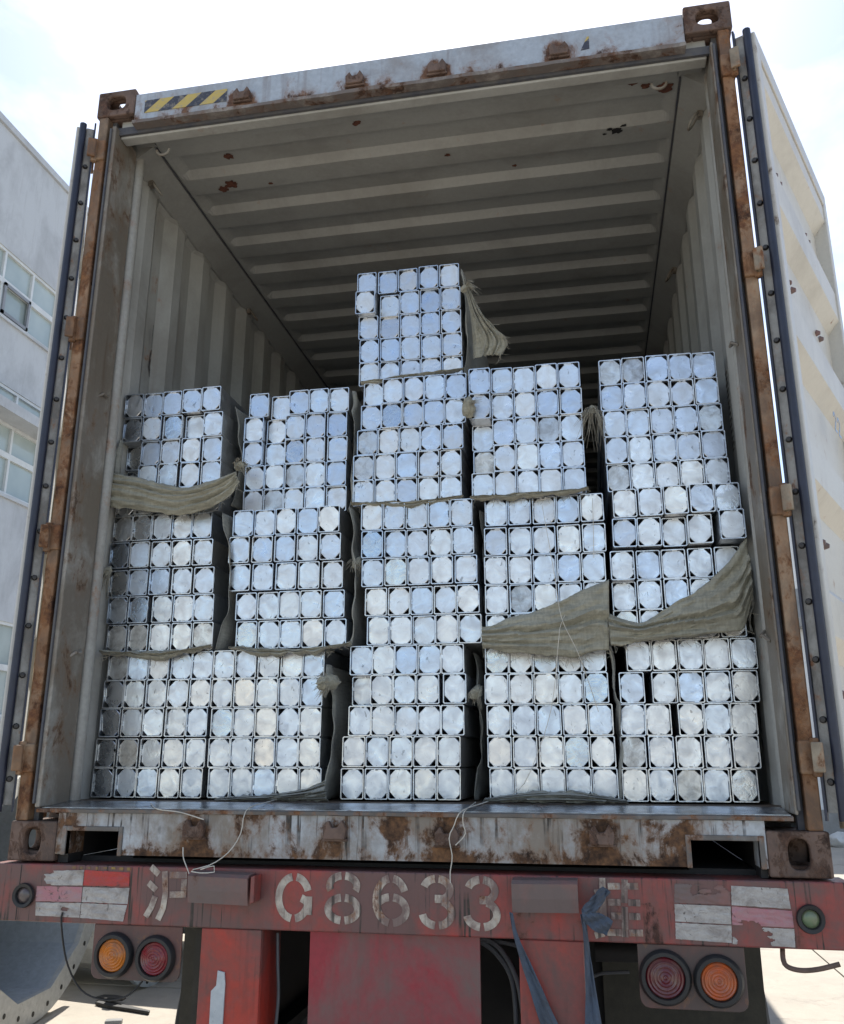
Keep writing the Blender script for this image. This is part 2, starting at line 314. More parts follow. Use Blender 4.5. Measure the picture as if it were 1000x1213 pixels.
# ------------------------------------------------------------------ mesh helpers
ORG = {}      # world origin of every object with unrotated children
class MB:
    def __init__(s): s.v = []; s.f = []
    def add(s, vs, fs):
        o = len(s.v); s.v += [tuple(v) for v in vs]; s.f += [tuple(i+o for i in f) for f in fs]; return s
    def box(s, x0, x1, y0, y1, z0, z1):
        vs = [(x, y, z) for x in (x0, x1) for y in (y0, y1) for z in (z0, z1)]
        return s.add(vs, [(0, 1, 3, 2), (4, 6, 7, 5), (0, 4, 5, 1), (2, 3, 7, 6), (0, 2, 6, 4), (1, 5, 7, 3)])
    def obox(s, c, ax, ay, az):
        c, ax, ay, az = map(Vector, (c, ax, ay, az))
        vs = [c+i*ax+j*ay+k*az for i in (-1, 1) for j in (-1, 1) for k in (-1, 1)]
        return s.add(vs, [(0, 1, 3, 2), (4, 6, 7, 5), (0, 4, 5, 1), (2, 3, 7, 6), (0, 2, 6, 4), (1, 5, 7, 3)])
    def tube(s, pts, r, n=8, closed=False, cap=True):
        pts = [Vector(p) for p in pts]; k = len(pts); rs = r if isinstance(r, (list, tuple)) else [r]*k
        rings = []; prev = None
        for i, p in enumerate(pts):
            if closed: t = pts[(i+1) % k]-pts[i-1]
            else: t = pts[min(i+1, k-1)]-pts[max(i-1, 0)]
            t.normalize()
            if prev is None:
                a = Vector((0, 0, 1)) if abs(t.z) < .9 else Vector((1, 0, 0))
            else: a = prev
            u = (a-t*a.dot(t)).normalized(); w = t.cross(u); prev = u
            rings.append([p+rs[i]*(math.cos(2*math.pi*j/n)*u+math.sin(2*math.pi*j/n)*w) for j in range(n)])
        vs = [v for q in rings for v in q]; fs = []
        for i in range(k if closed else k-1):
            a, b = i*n, ((i+1) % k)*n
            for j in range(n): fs.append((a+j, a+(j+1) % n, b+(j+1) % n, b+j))
        if cap and not closed: fs += [tuple(range(n))[::-1], tuple((k-1)*n+j for j in range(n))]
        return s.add(vs, fs)
    def lathe(s, prof, c, axis, n=32):
        axis = Vector(axis).normalized(); a = Vector((0, 0, 1)) if abs(axis.z) < .9 else Vector((1, 0, 0))
        u = (a-axis*a.dot(axis)).normalized(); w = axis.cross(u); c = Vector(c)
        vs = []
        for r, h in prof:
            for j in range(n): vs.append(c+axis*h+r*(math.cos(2*math.pi*j/n)*u+math.sin(2*math.pi*j/n)*w))
        fs = []
        for i in range(len(prof)-1):
            for j in range(n): fs.append((i*n+j, i*n+(j+1) % n, (i+1)*n+(j+1) % n, (i+1)*n+j))
        if prof[0][0] > 1e-5: pass
        return s.add(vs, fs)
    def prism(s, poly, o, u, v, w, t):
        """polygon in the (u,v) plane at o, extruded along w by t"""
        o, u, v, w = map(Vector, (o, u, v, w)); k = len(poly)
        vs = [o+u*a+v*b for a, b in poly]+[o+u*a+v*b+w*t for a, b in poly]
        return s.add(vs, [tuple(range(k)), tuple(range(2*k-1, k-1, -1))]+[(i, i+k, (i+1) % k+k, (i+1) % k) for i in range(k)])
    def holeplate(s, o, u, v, w, W, H, t, hole):
        """plate W x H in (u,v) from o, thickness t along w, with an oval hole (cx,cy,rx,ry)"""
        o, u, v, w = map(Vector, (o, u, v, w)); n = 24; cx, cy, rx, ry = hole
        inn, out = [], []
        for j in range(n):
            a = 2*math.pi*j/n; ca, sa = math.cos(a), math.sin(a)
            e = .72
            inn.append((cx+rx*math.copysign(abs(ca)**e, ca), cy+ry*math.copysign(abs(sa)**e, sa)))
            ds = []
            if ca > 1e-9: ds.append((W-cx)/ca)
            if ca < -1e-9: ds.append(-cx/ca)
            if sa > 1e-9: ds.append((H-cy)/sa)
            if sa < -1e-9: ds.append(-cy/sa)
            d = min(ds); out.append([cx+d*ca, cy+d*sa])
        for X, Y in ((0, 0), (W, 0), (0, H), (W, H)):
            j = min(range(n), key=lambda q: (out[q][0]-X)**2+(out[q][1]-Y)**2); out[j] = [X, Y]
        vs = []
        for k in (0, t):
            for a, b in out: vs.append(o+u*a+v*b+w*k)
            for a, b in inn: vs.append(o+u*a+v*b+w*k)
        fs = []
        for j in range(n):
            q = (j+1) % n
            fs += [(j, q, n+q, n+j), (2*n+j, 3*n+j, 3*n+q, 2*n+q), (j, 2*n+j, 2*n+q, q), (n+j, n+q, 3*n+q, 3*n+j)]
        return s.add(vs, fs)
    def build(s, name, mat, parent=None, local=False, smooth=False, bevel=0, solid=0, origin=None, normals=True):
        me = bpy.data.meshes.new(name)
        if parent is not None and not local: off = ORG[parent.name]
        elif origin is not None: off = Vector(origin)
        else: off = Vector((0, 0, 0))
        me.from_pydata([(v[0]-off[0], v[1]-off[1], v[2]-off[2]) for v in s.v], [], s.f)
        if normals:
            bm = bmesh.new(); bm.from_mesh(me); bmesh.ops.recalc_face_normals(bm, faces=bm.faces); bm.to_mesh(me); bm.free()
        me.materials.append(mat)
        o = bpy.data.objects.new(name, me); COL.objects.link(o)
        if parent is not None: o.parent = parent
        elif origin is not None: o.location = origin
        ORG[o.name] = off
        if smooth:
            for p in me.polygons: p.use_smooth = True
            me.set_sharp_from_angle(angle=R(38))
        if bevel:
            b = o.modifiers.new('bevel', 'BEVEL'); b.width = bevel; b.segments = 2; b.limit_method = 'ANGLE'; b.harden_normals = False
        if solid:
            b = o.modifiers.new('solid', 'SOLIDIFY'); b.thickness = solid; b.offset = 0
        return o
def empty(name, loc, parent=None, rotz=0, local=False):
    o = bpy.data.objects.new(name, None); COL.objects.link(o); o.empty_display_size = .1
    off = ORG[parent.name] if (parent is not None and not local) else Vector((0, 0, 0))
    o.location = Vector(loc)-Vector(off); o.rotation_euler = (0, 0, rotz); o.parent = parent
    ORG[o.name] = Vector(loc) if not local else Vector((0, 0, 0))
    return o
def tag(o, label=None, cat=None, group=None, kind=None):
    if label: o['label'] = label
    if cat: o['category'] = cat
    if group: o['group'] = group
    if kind: o['kind'] = kind
    return o
def nz(x, y, z): return mnoise.noise(Vector((x, y, z)))

GZ = -1.40           # yard level; the container underside is z = 0
# ------------------------------------------------------------------ ground: cast slabs with joints
g = MB(); g.box(-400, 400, -400, 600, GZ-.5, GZ-.03)
ground = g.build('ground', M['joint']); tag(ground, 'pale concrete yard under the truck', kind='structure')
ORG['ground'] = Vector((0, 0, 0))
far = []
SX, SY = 4.4, 5.0
X0, Y0 = 3.752, 4.44
for i in range(-6, 7):
    for j in range(-6, 8):
        x, y = X0+i*SX, Y0+j*SY
        b = MB(); b.box(x+.008, x+SX-.008, y+.008, y+SY-.008, GZ-.2, GZ+random.uniform(-.003, .003))
        b.build('concrete_slab', M['concrete'], ground)
xa, xb, ya, yb = X0-6*SX, X0+7*SX, Y0-6*SY, Y0+8*SY
b = MB()
b.box(-400, xa, -400, 600, GZ-.2, GZ); b.box(xb, 400, -400, 600, GZ-.2, GZ)
b.box(xa, xb, -400, ya, GZ-.2, GZ); b.box(xa, xb, yb, 600, GZ-.2, GZ)
b.build('outer_paving', M['concrete'], ground)

# ------------------------------------------------------------------ building on the left
fx = -8.5
bld = empty('factory_building', (fx-6, 20, GZ))
tag(bld, 'white plastered factory building with ribbon windows behind the left container door', 'building')
B0, B1 = 2.0, 60.0
bands = [(8.22, 9.55), (4.98, 6.98), (1.05, 2.73)]
b = MB()
zs = [GZ, bands[2][0], bands[2][1], bands[1][0], bands[1][1], bands[0][0], bands[0][1], 11.84]
for k in range(0, 8, 2): b.box(fx-.3, fx, B0, B1, zs[k], zs[k+1])
b.box(fx-12, fx-.3, B0, B0+.3, GZ, 11.84); b.box(fx-12, fx-.3, B1-.3, B1, GZ, 11.84); b.box(fx-12.3, fx-12, B0, B1, GZ, 11.84)
b.build('wall', M['plaster'], bld)
b = MB(); b.box(fx-12.4, fx+.05, B0-.1, B1+.1, 11.845, 11.98); b.build('roof_coping', M['plaster'], bld)
b = MB(); b.box(fx-12, fx-.32, B0+.3, B1-.3, 11.4, 11.6); b.build('roof', M['plinth'], bld)
b = MB(); b.box(fx-.02, fx+.42, B0, B1, 6.31, 6.50); b.build('window_canopy', M['plaster'], bld)
W = 3.4
for bi, (z0, z1) in enumerate(bands):
    rows = [(z0, z0+.52*(z1-z0)), (z0+.52*(z1-z0), z1)]
    if bi == 1: rows = [(4.98, 5.72), (5.72, 6.31), (6.50, 6.98)]
    y = 5.03
    while y < 28:
        fr = MB(); t = .055
        for (a, c_) in rows:
            fr.box(fx-.12, fx-.02, y, y+W, a, a+t); fr.box(fx-.12, fx-.02, y, y+W, c_-t, c_)
            for q in range(5):
                yy = y+q*W/4
                fr.box(fx-.118, fx-.022, max(y, yy-t*.5), min(y+W, yy+t*.5), a+t, c_-t)
        wnd = fr.build('window', M['winframe'], bld)
        ORG[wnd.name] = ORG[bld.name]
        for (a, c_) in rows:
            for q in range(4):
                pn = MB(); pn.box(fx-.085, fx-.075, y+q*W/4+.02, y+(q+1)*W/4-.02, a+.03, c_-.03)
                pn.build('pane', M['pane'], wnd)
        if bi == 0 and abs(y-8.43) < .1:   # the sash with a dark surround
            sh = MB(); y0_, y1_ = y+2*W/4+.04, y+3*W/4-.03; a, c_ = rows[0]; a += .05; c_ -= .02
            for bx in ((y0_, y0_+.06, a, c_), (y1_-.06, y1_, a, c_), (y0_, y1_, a, a+.06), (y0_, y1_, c_-.06, c_)):
                sh.box(fx-.02, fx+.015, *bx)
            sh.build('sash', M['windark'], wnd)
        b = MB(); b.box(fx-.02, fx+.05, y, y+W, z0-.06, z0-.005); b.build('window_sill', M['plaster'], bld)
        y += W+.004

# ------------------------------------------------------------------ shed far right
shed = empty('cladding_shed', (20, 22, GZ)); tag(shed, 'white ribbed metal shed far behind the right door gap', 'building')
b = MB(); x = 4.2
vs, fs = [], []
while x < 36:
    for dx, dy in ((0, 0), (.05, -.04), (.13, -.04), (.18, 0)):
        vs += [(x+dx, 19+dy, -.72), (x+dx, 19+dy, 6.1)]
    x += .30
for i in range(len(vs)//2-1): fs.append((2*i, 2*i+1, 2*i+3, 2*i+2))
b.add(vs, fs); b.build('wall_cladding', M['cladding'], shed, solid=.01)
b = MB(); b.box(4.2, 36, 18.9, 19.2, GZ, -.72); b.build('plinth', M['plinth'], shed)
b = MB(); b.box(4.1, 36.1, 18.75, 30, 6.1, 6.28); b.build('roof', M['winframe'], shed)
b = MB(); b.box(4.2, 4.4, 19.2, 30, GZ, 6.1); b.box(4.2, 36, 29.8, 30, GZ, 6.1); b.build('wall', M['cladding'], shed)
b = MB(); b.prism([(0, 0), (-.5, -.75), (-.5, -.95), (0, -.95)], (6.55, 18.93, 4.2), (0, 1, 0), (0, 0, 1), (1, 0, 0), .9)
b.build('wall_hood', M['plinth'], shed)
for k in range(3):
    b = MB(); c = Vector((6.75+.35*k, 17.9+.2*(k % 2), GZ+.13))
    bm = bmesh.new(); bmesh.ops.create_icosphere(bm, subdivisions=3, radius=1)
    for v in bm.verts:
        q = v.co.copy(); q *= 1+.25*nz(q.x*1.7+k*3, q.y*1.7, q.z*1.7)
        v.co = Vector((q.x*.24, q.y*.2, max(q.z*.17, -.13)))
    b.add([c+v.co for v in bm.verts], [[v.index for v in f.verts] for f in bm.faces]); bm.free()
    o = b.build('white_bag', M['bag'], smooth=True, origin=(c.x, c.y, GZ))
    tag(o, ['white bag lying nearest the container among three far right on the yard', 'white bag in the middle of three lying far right on the yard', 'white bag farthest from the container among three on the yard'][k], 'bag', 'white bags on the yard')

# ------------------------------------------------------------------ galvanised pole sections, lower left
def pole(name, label, center, Rr, head, length, fl, taper=.9, tilt=0, nb=24, roll=0):
    """twelve sided hollow pole with a bolted flange; center = flange centre, head = heading from +Y"""
    root = empty(name, (center[0], center[1], GZ)); tag(root, label, 'steel pole', 'galvanised pole sections on the ground')
    d = Vector((math.sin(R(head)), math.cos(R(head)), 0)); u = Vector((d.y, -d.x, 0)); w = Vector((0, 0, 1)); c = Vector(center)
    ang = [R(15+30*j) for j in range(12)]
    def ring(r, h): return [c+d*h+(u*math.cos(a)+w*math.sin(a))*r for a in ang]
    b = MB(); rr = [ring(Rr, 0), ring(Rr*taper, length), ring(Rr*taper-.012, length), ring(Rr-.012, 0)]
    vs = [v for q in rr for v in q]; fs = []
    for i in range(4):
        for j in range(12): fs.append((i*12+j, i*12+(j+1) % 12, ((i+1) % 4)*12+(j+1) % 12, ((i+1) % 4)*12+j))
    b.add(vs, fs); b.build('shaft', M['pole'], root)
    # flange: outer round plate, inner dodecagon
    b = MB(); n = 48; inner = []
    apo = math.cos(R(15))
    for j in range(n):
        a = 2*math.pi*j/n; k = ((a-R(15)) % R(30))-R(15)
        inner.append((Rr-.02)*apo/math.cos(k))
    vs = []
    for h in (-.04, 0.0):
        for j in range(n):
            a = 2*math.pi*j/n; vs.append(c+d*h+(u*math.cos(a)+w*math.sin(a))*(Rr+fl))
        for j in range(n):
            a = 2*math.pi*j/n; vs.append(c+d*h+(u*math.cos(a)+w*math.sin(a))*inner[j])
    fs = []
    for j in range(n):
        q = (j+1) % n
        fs += [(j, q, n+q, n+j), (2*n+j, 3*n+j, 3*n+q, 2*n+q), (j, 2*n+j, 2*n+q, q), (n+j, n+q, 3*n+q, 3*n+j)]
    b.add(vs, fs); b.build('flange', M['pole'], root)
    for j in range(nb):
        a = 2*math.pi*(j+.5)/nb
        p = c+(u*math.cos(a)+w*math.sin(a))*(Rr+fl*.5)
        if p.z > .4: continue
        h = MB(); h.lathe([(0, -.0425), (.017, -.0425), (.017, -.0405)], p, d, 12); h.build('bolt_hole', M['dark'], root)
    return root
pole('pole_section', 'large twelve sided galvanised pole section with bolted flange nearest the truck', (-2.0, 3.32, GZ+1.0), .87, -96, 3.5, .125, taper=.95, nb=30)
pole('pole_section', 'small galvanised pole section with bolt flange lying behind the tail lamps', (-1.72, 4.47, GZ+.36), .28, -80, 2.2, .08, nb=16)
pole('pole_section', 'thick galvanised pole section lying farthest back of the three by the building', (-.95, 5.75, GZ+1.05), .92, -86, 5.5, .13)
b = MB()
b.prism([(-.26, -.03), (-.10, -.045), (.08, -.025), (.27, -.012), (.25, .02), (.05, .035), (-.12, .03), (-.27, .012)], (-1.56, 3.80, GZ+.002), (.94, -.34, 0), (.34, .94, 0), (0, 0, 1), .022)
b.prism([(-.16, -.05), (.0, -.07), (.17, -.03), (.12, .03), (-.05, .05), (-.18, .03)], (-1.72, 3.95, GZ+.026), (.86, -.5, .1), (.5, .86, 0), (0, -.1, 1), .018)
tag(b.build('dark_scrap', M['dark'], bevel=.006, origin=(-1.56, 3.8, GZ)), 'flat dark scrap lying on the concrete beside the pole flanges', 'scrap')  # thin dark pieces lying flat on the slab
b = MB(); b.obox((-1.42, 3.42, GZ+.02), (.05, .02, 0), (-.01, .03, 0), (0, 0, .018))
tag(b.build('stone', M['plinth'], bevel=.008, origin=(-1.42, 3.42, GZ)), 'small grey stone chip on the concrete near the large flange', 'stone')

# ------------------------------------------------------------------ container
CL = 12.19; W_, H_ = 2.438, 2.896
con = empty('shipping_container', (W_/2, 0, 0))
tag(con, 'weathered high shipping container with both rear doors swung open on the trailer', 'shipping container')
def casting(x0, z0, side):
    b = MB(); w, h, d, t = .162, .118, .178, .028
    b.holeplate((x0, -.004, z0), (1, 0, 0), (0, 0, 1), (0, 1, 0), w, h, t, (w*.5, h*.5, .029, .040) if z0 < 1 else (w*.5, h*.52, .040, .031))
    xs = x0 if side < 0 else x0+w-t
    b.holeplate((xs, -.004+t, z0), (0, 1, 0), (0, 0, 1), (1, 0, 0), d-t, h, t, ((d-t)*.5, h*.5, .035, .030))
    xi = x0+w-t if side < 0 else x0
    b.box(xi, xi+t, -.004+t, d-.004, z0, z0+h)
    b.box(x0+t, x0+w-t, d-.004-t, d-.004, z0, z0+h)
    zc = z0+h-t if z0 > 1 else z0
    b.holeplate((x0+t, -.004+t, zc), (1, 0, 0), (0, 1, 0), (0, 0, 1), w-2*t, d-2*t, t, ((w-2*t)*.5, (d-2*t)*.5, .028, .042))
    zb = z0 if z0 > 1 else z0+h-t
    b.box(x0+t, x0+w-t, -.004+t, d-.004-t, zb, zb+t)
    return b.build('corner_casting', M['cast'], con, bevel=.006)
casting(0, 0, -1); casting(W_-.162, 0, 1); casting(0, H_-.118, -1); casting(W_-.162, H_-.118, 1)
def mirror(b):
    b.v = [(W_-x, y, z) for x, y, z in b.v]; return b
for sgn in (0, 1):
    f = (lambda b: mirror(b)) if sgn else (lambda b: b)
    b = MB(); z0, z1 = .1185, H_-.1185
    b.box(.012, .052, 0, .055, z0, z1)                        # outer bar
    b.box(.004, .013, .045, .17, z0, z1)                      # side face
    post = f(b).build('corner_post', M['post'], con, bevel=.005)
    ORG[post.name] = ORG[con.name]
    b = MB(); b.box(.0525, .070, .035, .06, z0, z1); f(b).build('post_recess', M['gasket_dusty'], post)
    b = MB(); b.box(.0705, .088-.008*sgn, .004, .17-.03*sgn, .159, 2.735); f(b).build('inner_post', M['post_in'], con, bevel=.004)
    bxp, byp = ((.085, .20), (.066, .165))[sgn]
    b = MB(); b.tube([(bxp, byp, .16), (bxp, byp, 2.735)], .022-.004*sgn, 14); f(b).build('post_bead', M['bead'], con, smooth=True)
    b = MB(); b.box(.066, .074, -.004, .006, .17, 2.72); f(b).build('post_gasket', M['gasket_dusty'], post, bevel=.002)
    # lashing bars welded on the post face
    for z in (.66, 1.62):
        b = MB(); b.tube([(.080, .08, z-.02), (.098, .10, z), (.098, .13, z), (.080, .15, z+.02)], .005, 6); f(b).build('lashing_bar', M['post_in'], con, smooth=True)
    for z in (2.62, 1.84, 1.045, .31):
        b = MB(); b.box(.006, .055, -.010, .05, z-.045, z+.045); b.tube([(.012, -.006, z-.052), (.012, -.006, z+.052)], .013, 12)
        f(b).build('hinge_lug', M['post'], con, bevel=.006, smooth=False)
# header
b = MB(); b.box(.163, W_-.163, 0, .07, 2.742, 2.868); hd = b.build('door_header', M['header'], con, bevel=.004); ORG[hd.name] = ORG[con.name]
def dentbar(x0, x1, prof, n, jy, jz, sd):
    """long bar with the given (y,z) profile, knocked about along its length"""
    b = MB(); k = len(prof); vs = []
    for i in range(n+1):
        x = x0+(x1-x0)*i/n
        for q, (y, z) in enumerate(prof):
            w_ = 1 if q < 2 else .2
            vs.append((x, y+jy*w_*(nz(x*5, sd, q)+.6*nz(x*19, sd, q)), z+jz*w_*(nz(x*4, sd+4, 0)+.6*nz(x*23, sd+4, q))))
    fs = [tuple(range(k)), tuple(n*k+q for q in range(k))]
    for i in range(n): fs += [(i*k+q, i*k+(q+1) % k, (i+1)*k+(q+1) % k, (i+1)*k+q) for q in range(k)]
    return b.add(vs, fs)
dentbar(.163, W_-.163, [(-.011, 2.721), (-.012, 2.735), (.027, 2.7415), (.027, 2.721)], 140, .0035, .003, 1).build('drip_lip', M['lip'], hd)
b = MB(); b.box(.075, W_-.075, .0285, .040, 2.708, 2.7415); b.build('header_gasket', M['gasket_dusty'], hd)
b = MB(); b.box(.0885, W_-.0885, .041, .088, 2.700, 2.80); b.build('inner_header', M['inner'], con, bevel=.004)
b = MB(); b.box(.206, .552, -.0022, -.0005, 2.772, 2.830); b.build('hazard_tape', M['hazard'], hd)
b = MB(); b.add([(1.912, -.0012, 2.772), (1.943, -.0012, 2.775), (1.943, -.0012, 2.830), (1.936, -.0012, 2.828)], [(0, 1, 2, 3)])
b.build('hazard_tape', M['hazard'], hd, solid=.0012)
def keeper(x, z, parent):
    b = MB()
    b.prism([(-.032, -.028), (.032, -.028), (.036, .002), (.022, .026), (.010, .006), (-.008, .004), (-.018, .024), (-.034, .006)], (x, -.0005, z), (1, 0, 0), (0, 0, 1), (0, -1, 0), .022)
    b.box(x-.038, x+.038, -.013, -.0008, z-.034, z-.026)
    b.build('cam_keeper', M['cast'], parent, bevel=.003)
for x, z in ((.62, 2.786), (1.07, 2.784), (1.385, 2.784), (1.833, 2.782)): keeper(x, z, hd)
# sill with forklift pockets
px = [(.198, .374), (2.078, 2.256)]
b = MB(); y0, y1 = 0, .10
b.box(.163, px[0][0], y0, y1, .022, .1435); b.box(px[0][1], px[1][0], y0, y1, .022, .1435); b.box(px[1][1], W_-.163, y0, y1, .022, .1435)
for a, c_ in px: b.box(a, c_, y0, y1, .091, .1435)
sill = b.build('door_sill', M['sill'], con); ORG[sill.name] = ORG[con.name]
for a, c_ in px:
    b = MB(); t = .014
    b.box(a-t, a, -.005, .02, .020, .105); b.box(c_, c_+t, -.005, .02, .020, .105); b.box(a, c_, -.005, .02, .091, .105)
    b.build('pocket_frame', M['silltop'], sill, bevel=.002)
    b = MB(); b.box(a-.004, a-.001, .101, 1.2, .01, .1); b.box(c_+.001, c_+.004, .101, 1.2, .01, .1); b.box(a, c_, .101, 1.2, .095, .1); b.box(a, c_, .101, 1.2, .004, .009); b.box(a, c_, 1.2, 1.21, .01, .1)
    b.build('pocket_tunnel', M['chassis'], sill)
dentbar(.088, W_-.088, [(-.009, .1445), (-.010, .154), (-.005, .157), (.10, .157), (.10, .1445)], 150, .003, .0016, 3).build('sill_lip', M['silltop'], sill)
b = MB(); b.add([(.0885, .02, .158), (W_-.0885, .02, .158), (W_-.0885, .16, .172), (.0885, .16, .172), (.0885, .02, .1565), (W_-.0885, .02, .1565)], [(0, 1, 2, 3), (0, 4, 5, 1)])
b.build('threshold_plate', M['thresh'], con, solid=.001)
for x0, x1 in ((.163, .197), (2.257, 2.2755)):
    b = MB(); b.box(x0, x1, .02, .10, -.004, .0215); b.build('pocket_light_block', M['chassis'], sill)  # added dark filler, stops light leaking between casting and pocket
for x, z in ((.625, .105), (1.068, .107), (1.402, .095), (1.838, .104)): keeper(x, z, sill)
b = MB(); b.box(.05, W_-.05, .161, CL, .13, .1725); b.build('floor', M['floor'], con)
# corrugated side walls
def sidewall(sgn):
    xi, xo = (.078, .044)
    prof = []; y = .238
    prof.append((xo, .17))
    while y < CL-.2:
        prof += [(xo, y), (xi, y+.068), (xi, y+.138), (xo, y+.206)]; y += .278
    prof.append((xo, CL-.05))
    vs, fs = [], []
    for x, yy in prof:
        for z in (.14, 1.2, 2.66): vs.append((x, yy, z))
        vs.append((.062, yy, 2.715))          # pressed shut under the top rail
    k = 4
    for i in range(len(prof)-1):
        for j in range(k-1): fs.append((i*k+j, i*k+j+1, (i+1)*k+j+1, (i+1)*k+j))
    b = MB(); b.add(vs, fs)
    if sgn: mirror(b)
    return b.build('side_wall', M['inner'], con, solid=.002)
sw = [sidewall(0), sidewall(1)]
for s_ in sw: ORG[s_.name] = ORG[con.name]
for sgn in (0, 1):
    f = mirror if sgn else (lambda b: b)
    b = MB(); b.prism([(.012, 2.690), (.066, 2.690), (.080, 2.700), (.158, 2.756), (.158, 2.764), (.075, 2.83), (.012, 2.83)], (0, .172, 0), (1, 0, 0), (0, 0, 1), (0, 1, 0), CL-.4)
    f(b).build('top_rail', M['roof'], con)
    b = MB(); b.box(.012, .06, .18, CL-.2, .0, .138); f(b).build('bottom_rail', M['header'], con)
    for i in range(8):
        y = .315+1.128*i
        b = MB(); c = Vector((.088, y, 2.692))
        b.tube([c+Vector((.004+.02*(1-math.cos(a)), .026*math.sin(a), -.03+.030*math.cos(a))) for a in [2*math.pi*k/14 for k in range(14)]], .0048, 7, closed=True)
        b.box(.074, .094, y-.012, y+.012, 2.674, 2.700)
        f(b).build('lashing_ring', M['post_in'], con, smooth=True)
for x in (.235, W_-.25):
    b = MB(); b.tube([(x+.026*math.cos(a), .118, 2.688-.024*math.sin(a)) for a in [math.pi*k/10 for k in range(11)]], .0055, 7)
    b.build('lashing_ring', M['post_in'], con, smooth=True)
# roof with pressed pockets
def roofz(x, y):
    base = 2.768
    if y < .25: return base
    t = ((y-.262) % .262)
    e = min(x-.172, W_-.172-x)
    r = max(0, min(1, e/.045)); r = r*r*(3-2*r)
    if t < .010: h = t/.010
    elif t < .128: h = 1
    elif t < .158: h = 1-(t-.128)/.03
    else: h = 0
    dent = .012*math.exp(-((x-2.12)**2/.02+(y-.46)**2/.004))
    return base+.030*h*r-dent
xs = [.150, .172, .184, .196, .207, .217, .235]+[.252+(W_-.504)*i/26 for i in range(1, 26)]+[W_-.252, W_-.235, W_-.217, W_-.207, W_-.196, W_-.184, W_-.172, W_-.150]
ys = [.080, .18, .25]; y = .262
while y < CL-.4:
    ys += [y, y+.010, y+.128, y+.158]; y += .262
ys.append(CL-.1)
b = MB(); k = len(xs)
b.add([(x, yy, roofz(x, yy)+.002*nz(x*3, yy*3, 0)) for yy in ys for x in xs], [(i*k+j, i*k+j+1, (i+1)*k+j+1, (i+1)*k+j) for i in range(len(ys)-1) for j in range(k-1)])
roof = b.build('roof_panel', M['roof'], con, smooth=False, solid=.002); ORG[roof.name] = ORG[con.name]
b = MB(); b.box(.174, W_-.174, .0885, .186, 2.7615, 2.7665); b.build('roof_end_plate', M['roof'], con)
for x in (.163, W_-.163):
    b = MB(); b.box(x-.003, x+.003, .19, CL-.3, 2.7612, 2.7668); b.build('roof_seam', M['gasket_dusty'], roof)
for x0, x1 in ((.0885, .172), (W_-.172, W_-.0885)):
    b = MB(); b.box(x0, x1, .0885, .1735, 2.7575, 2.7765); b.build('corner_light_block', M['roof'], con)  # added filler, closes a light leak where header meets roof
b = MB(); b.box(.05, W_-.05, CL-.08, CL-.03, .1, 2.80); b.build('end_wall', M['inner'], con)
def spot(x, y, z, r, n, parent, mat, name='rust_spot', sd=0):
    """small raised flake with a ragged outline lying on a surface with normal n"""
    n = Vector(n); a = Vector((1, 0, 0)) if abs(n.x) < .5 else Vector((0, 1, 0)); u = (a-n*a.dot(n)).normalized(); w = n.cross(u); c = Vector((x, y, z))
    k = 22; vs = [c+n*.0007]+[c+n*.0004+(u*math.cos(q)*1.0+w*math.sin(q)*.8)*r*(1+.5*nz(math.cos(q)*2+sd, math.sin(q)*2, sd*3.1)+.35*nz(math.cos(q)*6, math.sin(q)*6, sd)) for q in [2*math.pi*i/k for i in range(k)]]
    b = MB(); b.add(vs, [(0, 1+i, 1+(i+1) % k) for i in range(k)])
    b.build(name, mat, parent)
for i, (x, y, r) in enumerate(((.42, .33, .022), (.33, .50, .026), (.375, .475, .030), (.55, .50, .010), (1.02, .20, .018), (2.10, .185, .020), (2.22, .235, .034), (2.15, .21, .016), (1.35, .46, .012), (1.62, .62, .010))):
    spot(x, y, roofz(x, y)-.004, r, (0, 0, -1), roof, M['rustspot'], sd=i)
for i, (x, y, r) in enumerate(((2.02, .42, .012), (2.05, .43, .020), (2.00, .445, .008), (2.075, .415, .012))):
    spot(x, y, roofz(x, y)-.005, r, (0, 0, -1), roof, M['scrape'], 'torn_hole', sd=i+20)
# black scrape marks on the left wall
b = MB()
for (y, z, l_, w) in ((.47, 2.10, .10, .010), (.50, 2.00, .12, .022), (.52, 1.97, .10, .026), (.49, 1.95, .07, .016)):
    vs = []
    for i in range(9):
        t = i/8; ww = w*math.sin(math.pi*(.08+.9*t))*(1+.5*nz(i*.9, y*9, 1)); yy = y+.03*t*.4; xx = .0795-.5*max(0, yy-.444)+.0008
        vs += [(xx, yy-ww*.5, z-l_*t), (xx-ww*.5, yy+ww*.5, z-l_*t)]
    b.add(vs, [(2*i, 2*i+1, 2*i+3, 2*i+2) for i in range(8)])
b.build('black_scrape', M['scrape'], sw[0], solid=.0012)
# stencilled panel marks (small print too fine to read) on both walls
for sgn, y0_, z0_ in ((1, .33, 1.62),):
    b = MB()
    for r_ in range(14):
        x_ = .0795-.5*(.012 if sgn == 0 else 0)
        yy = y0_+.004*(r_ % 2)
        b.box(x_, x_+.0012, yy, yy+random.uniform(.03, .045) if sgn else yy+.02, z0_-.022*r_, z0_-.022*r_+random.uniform(.005, .010))
    if sgn: mirror(b)
    b.build('stencil_print', M['print'], sw[sgn])['kind'] = 'stuff'

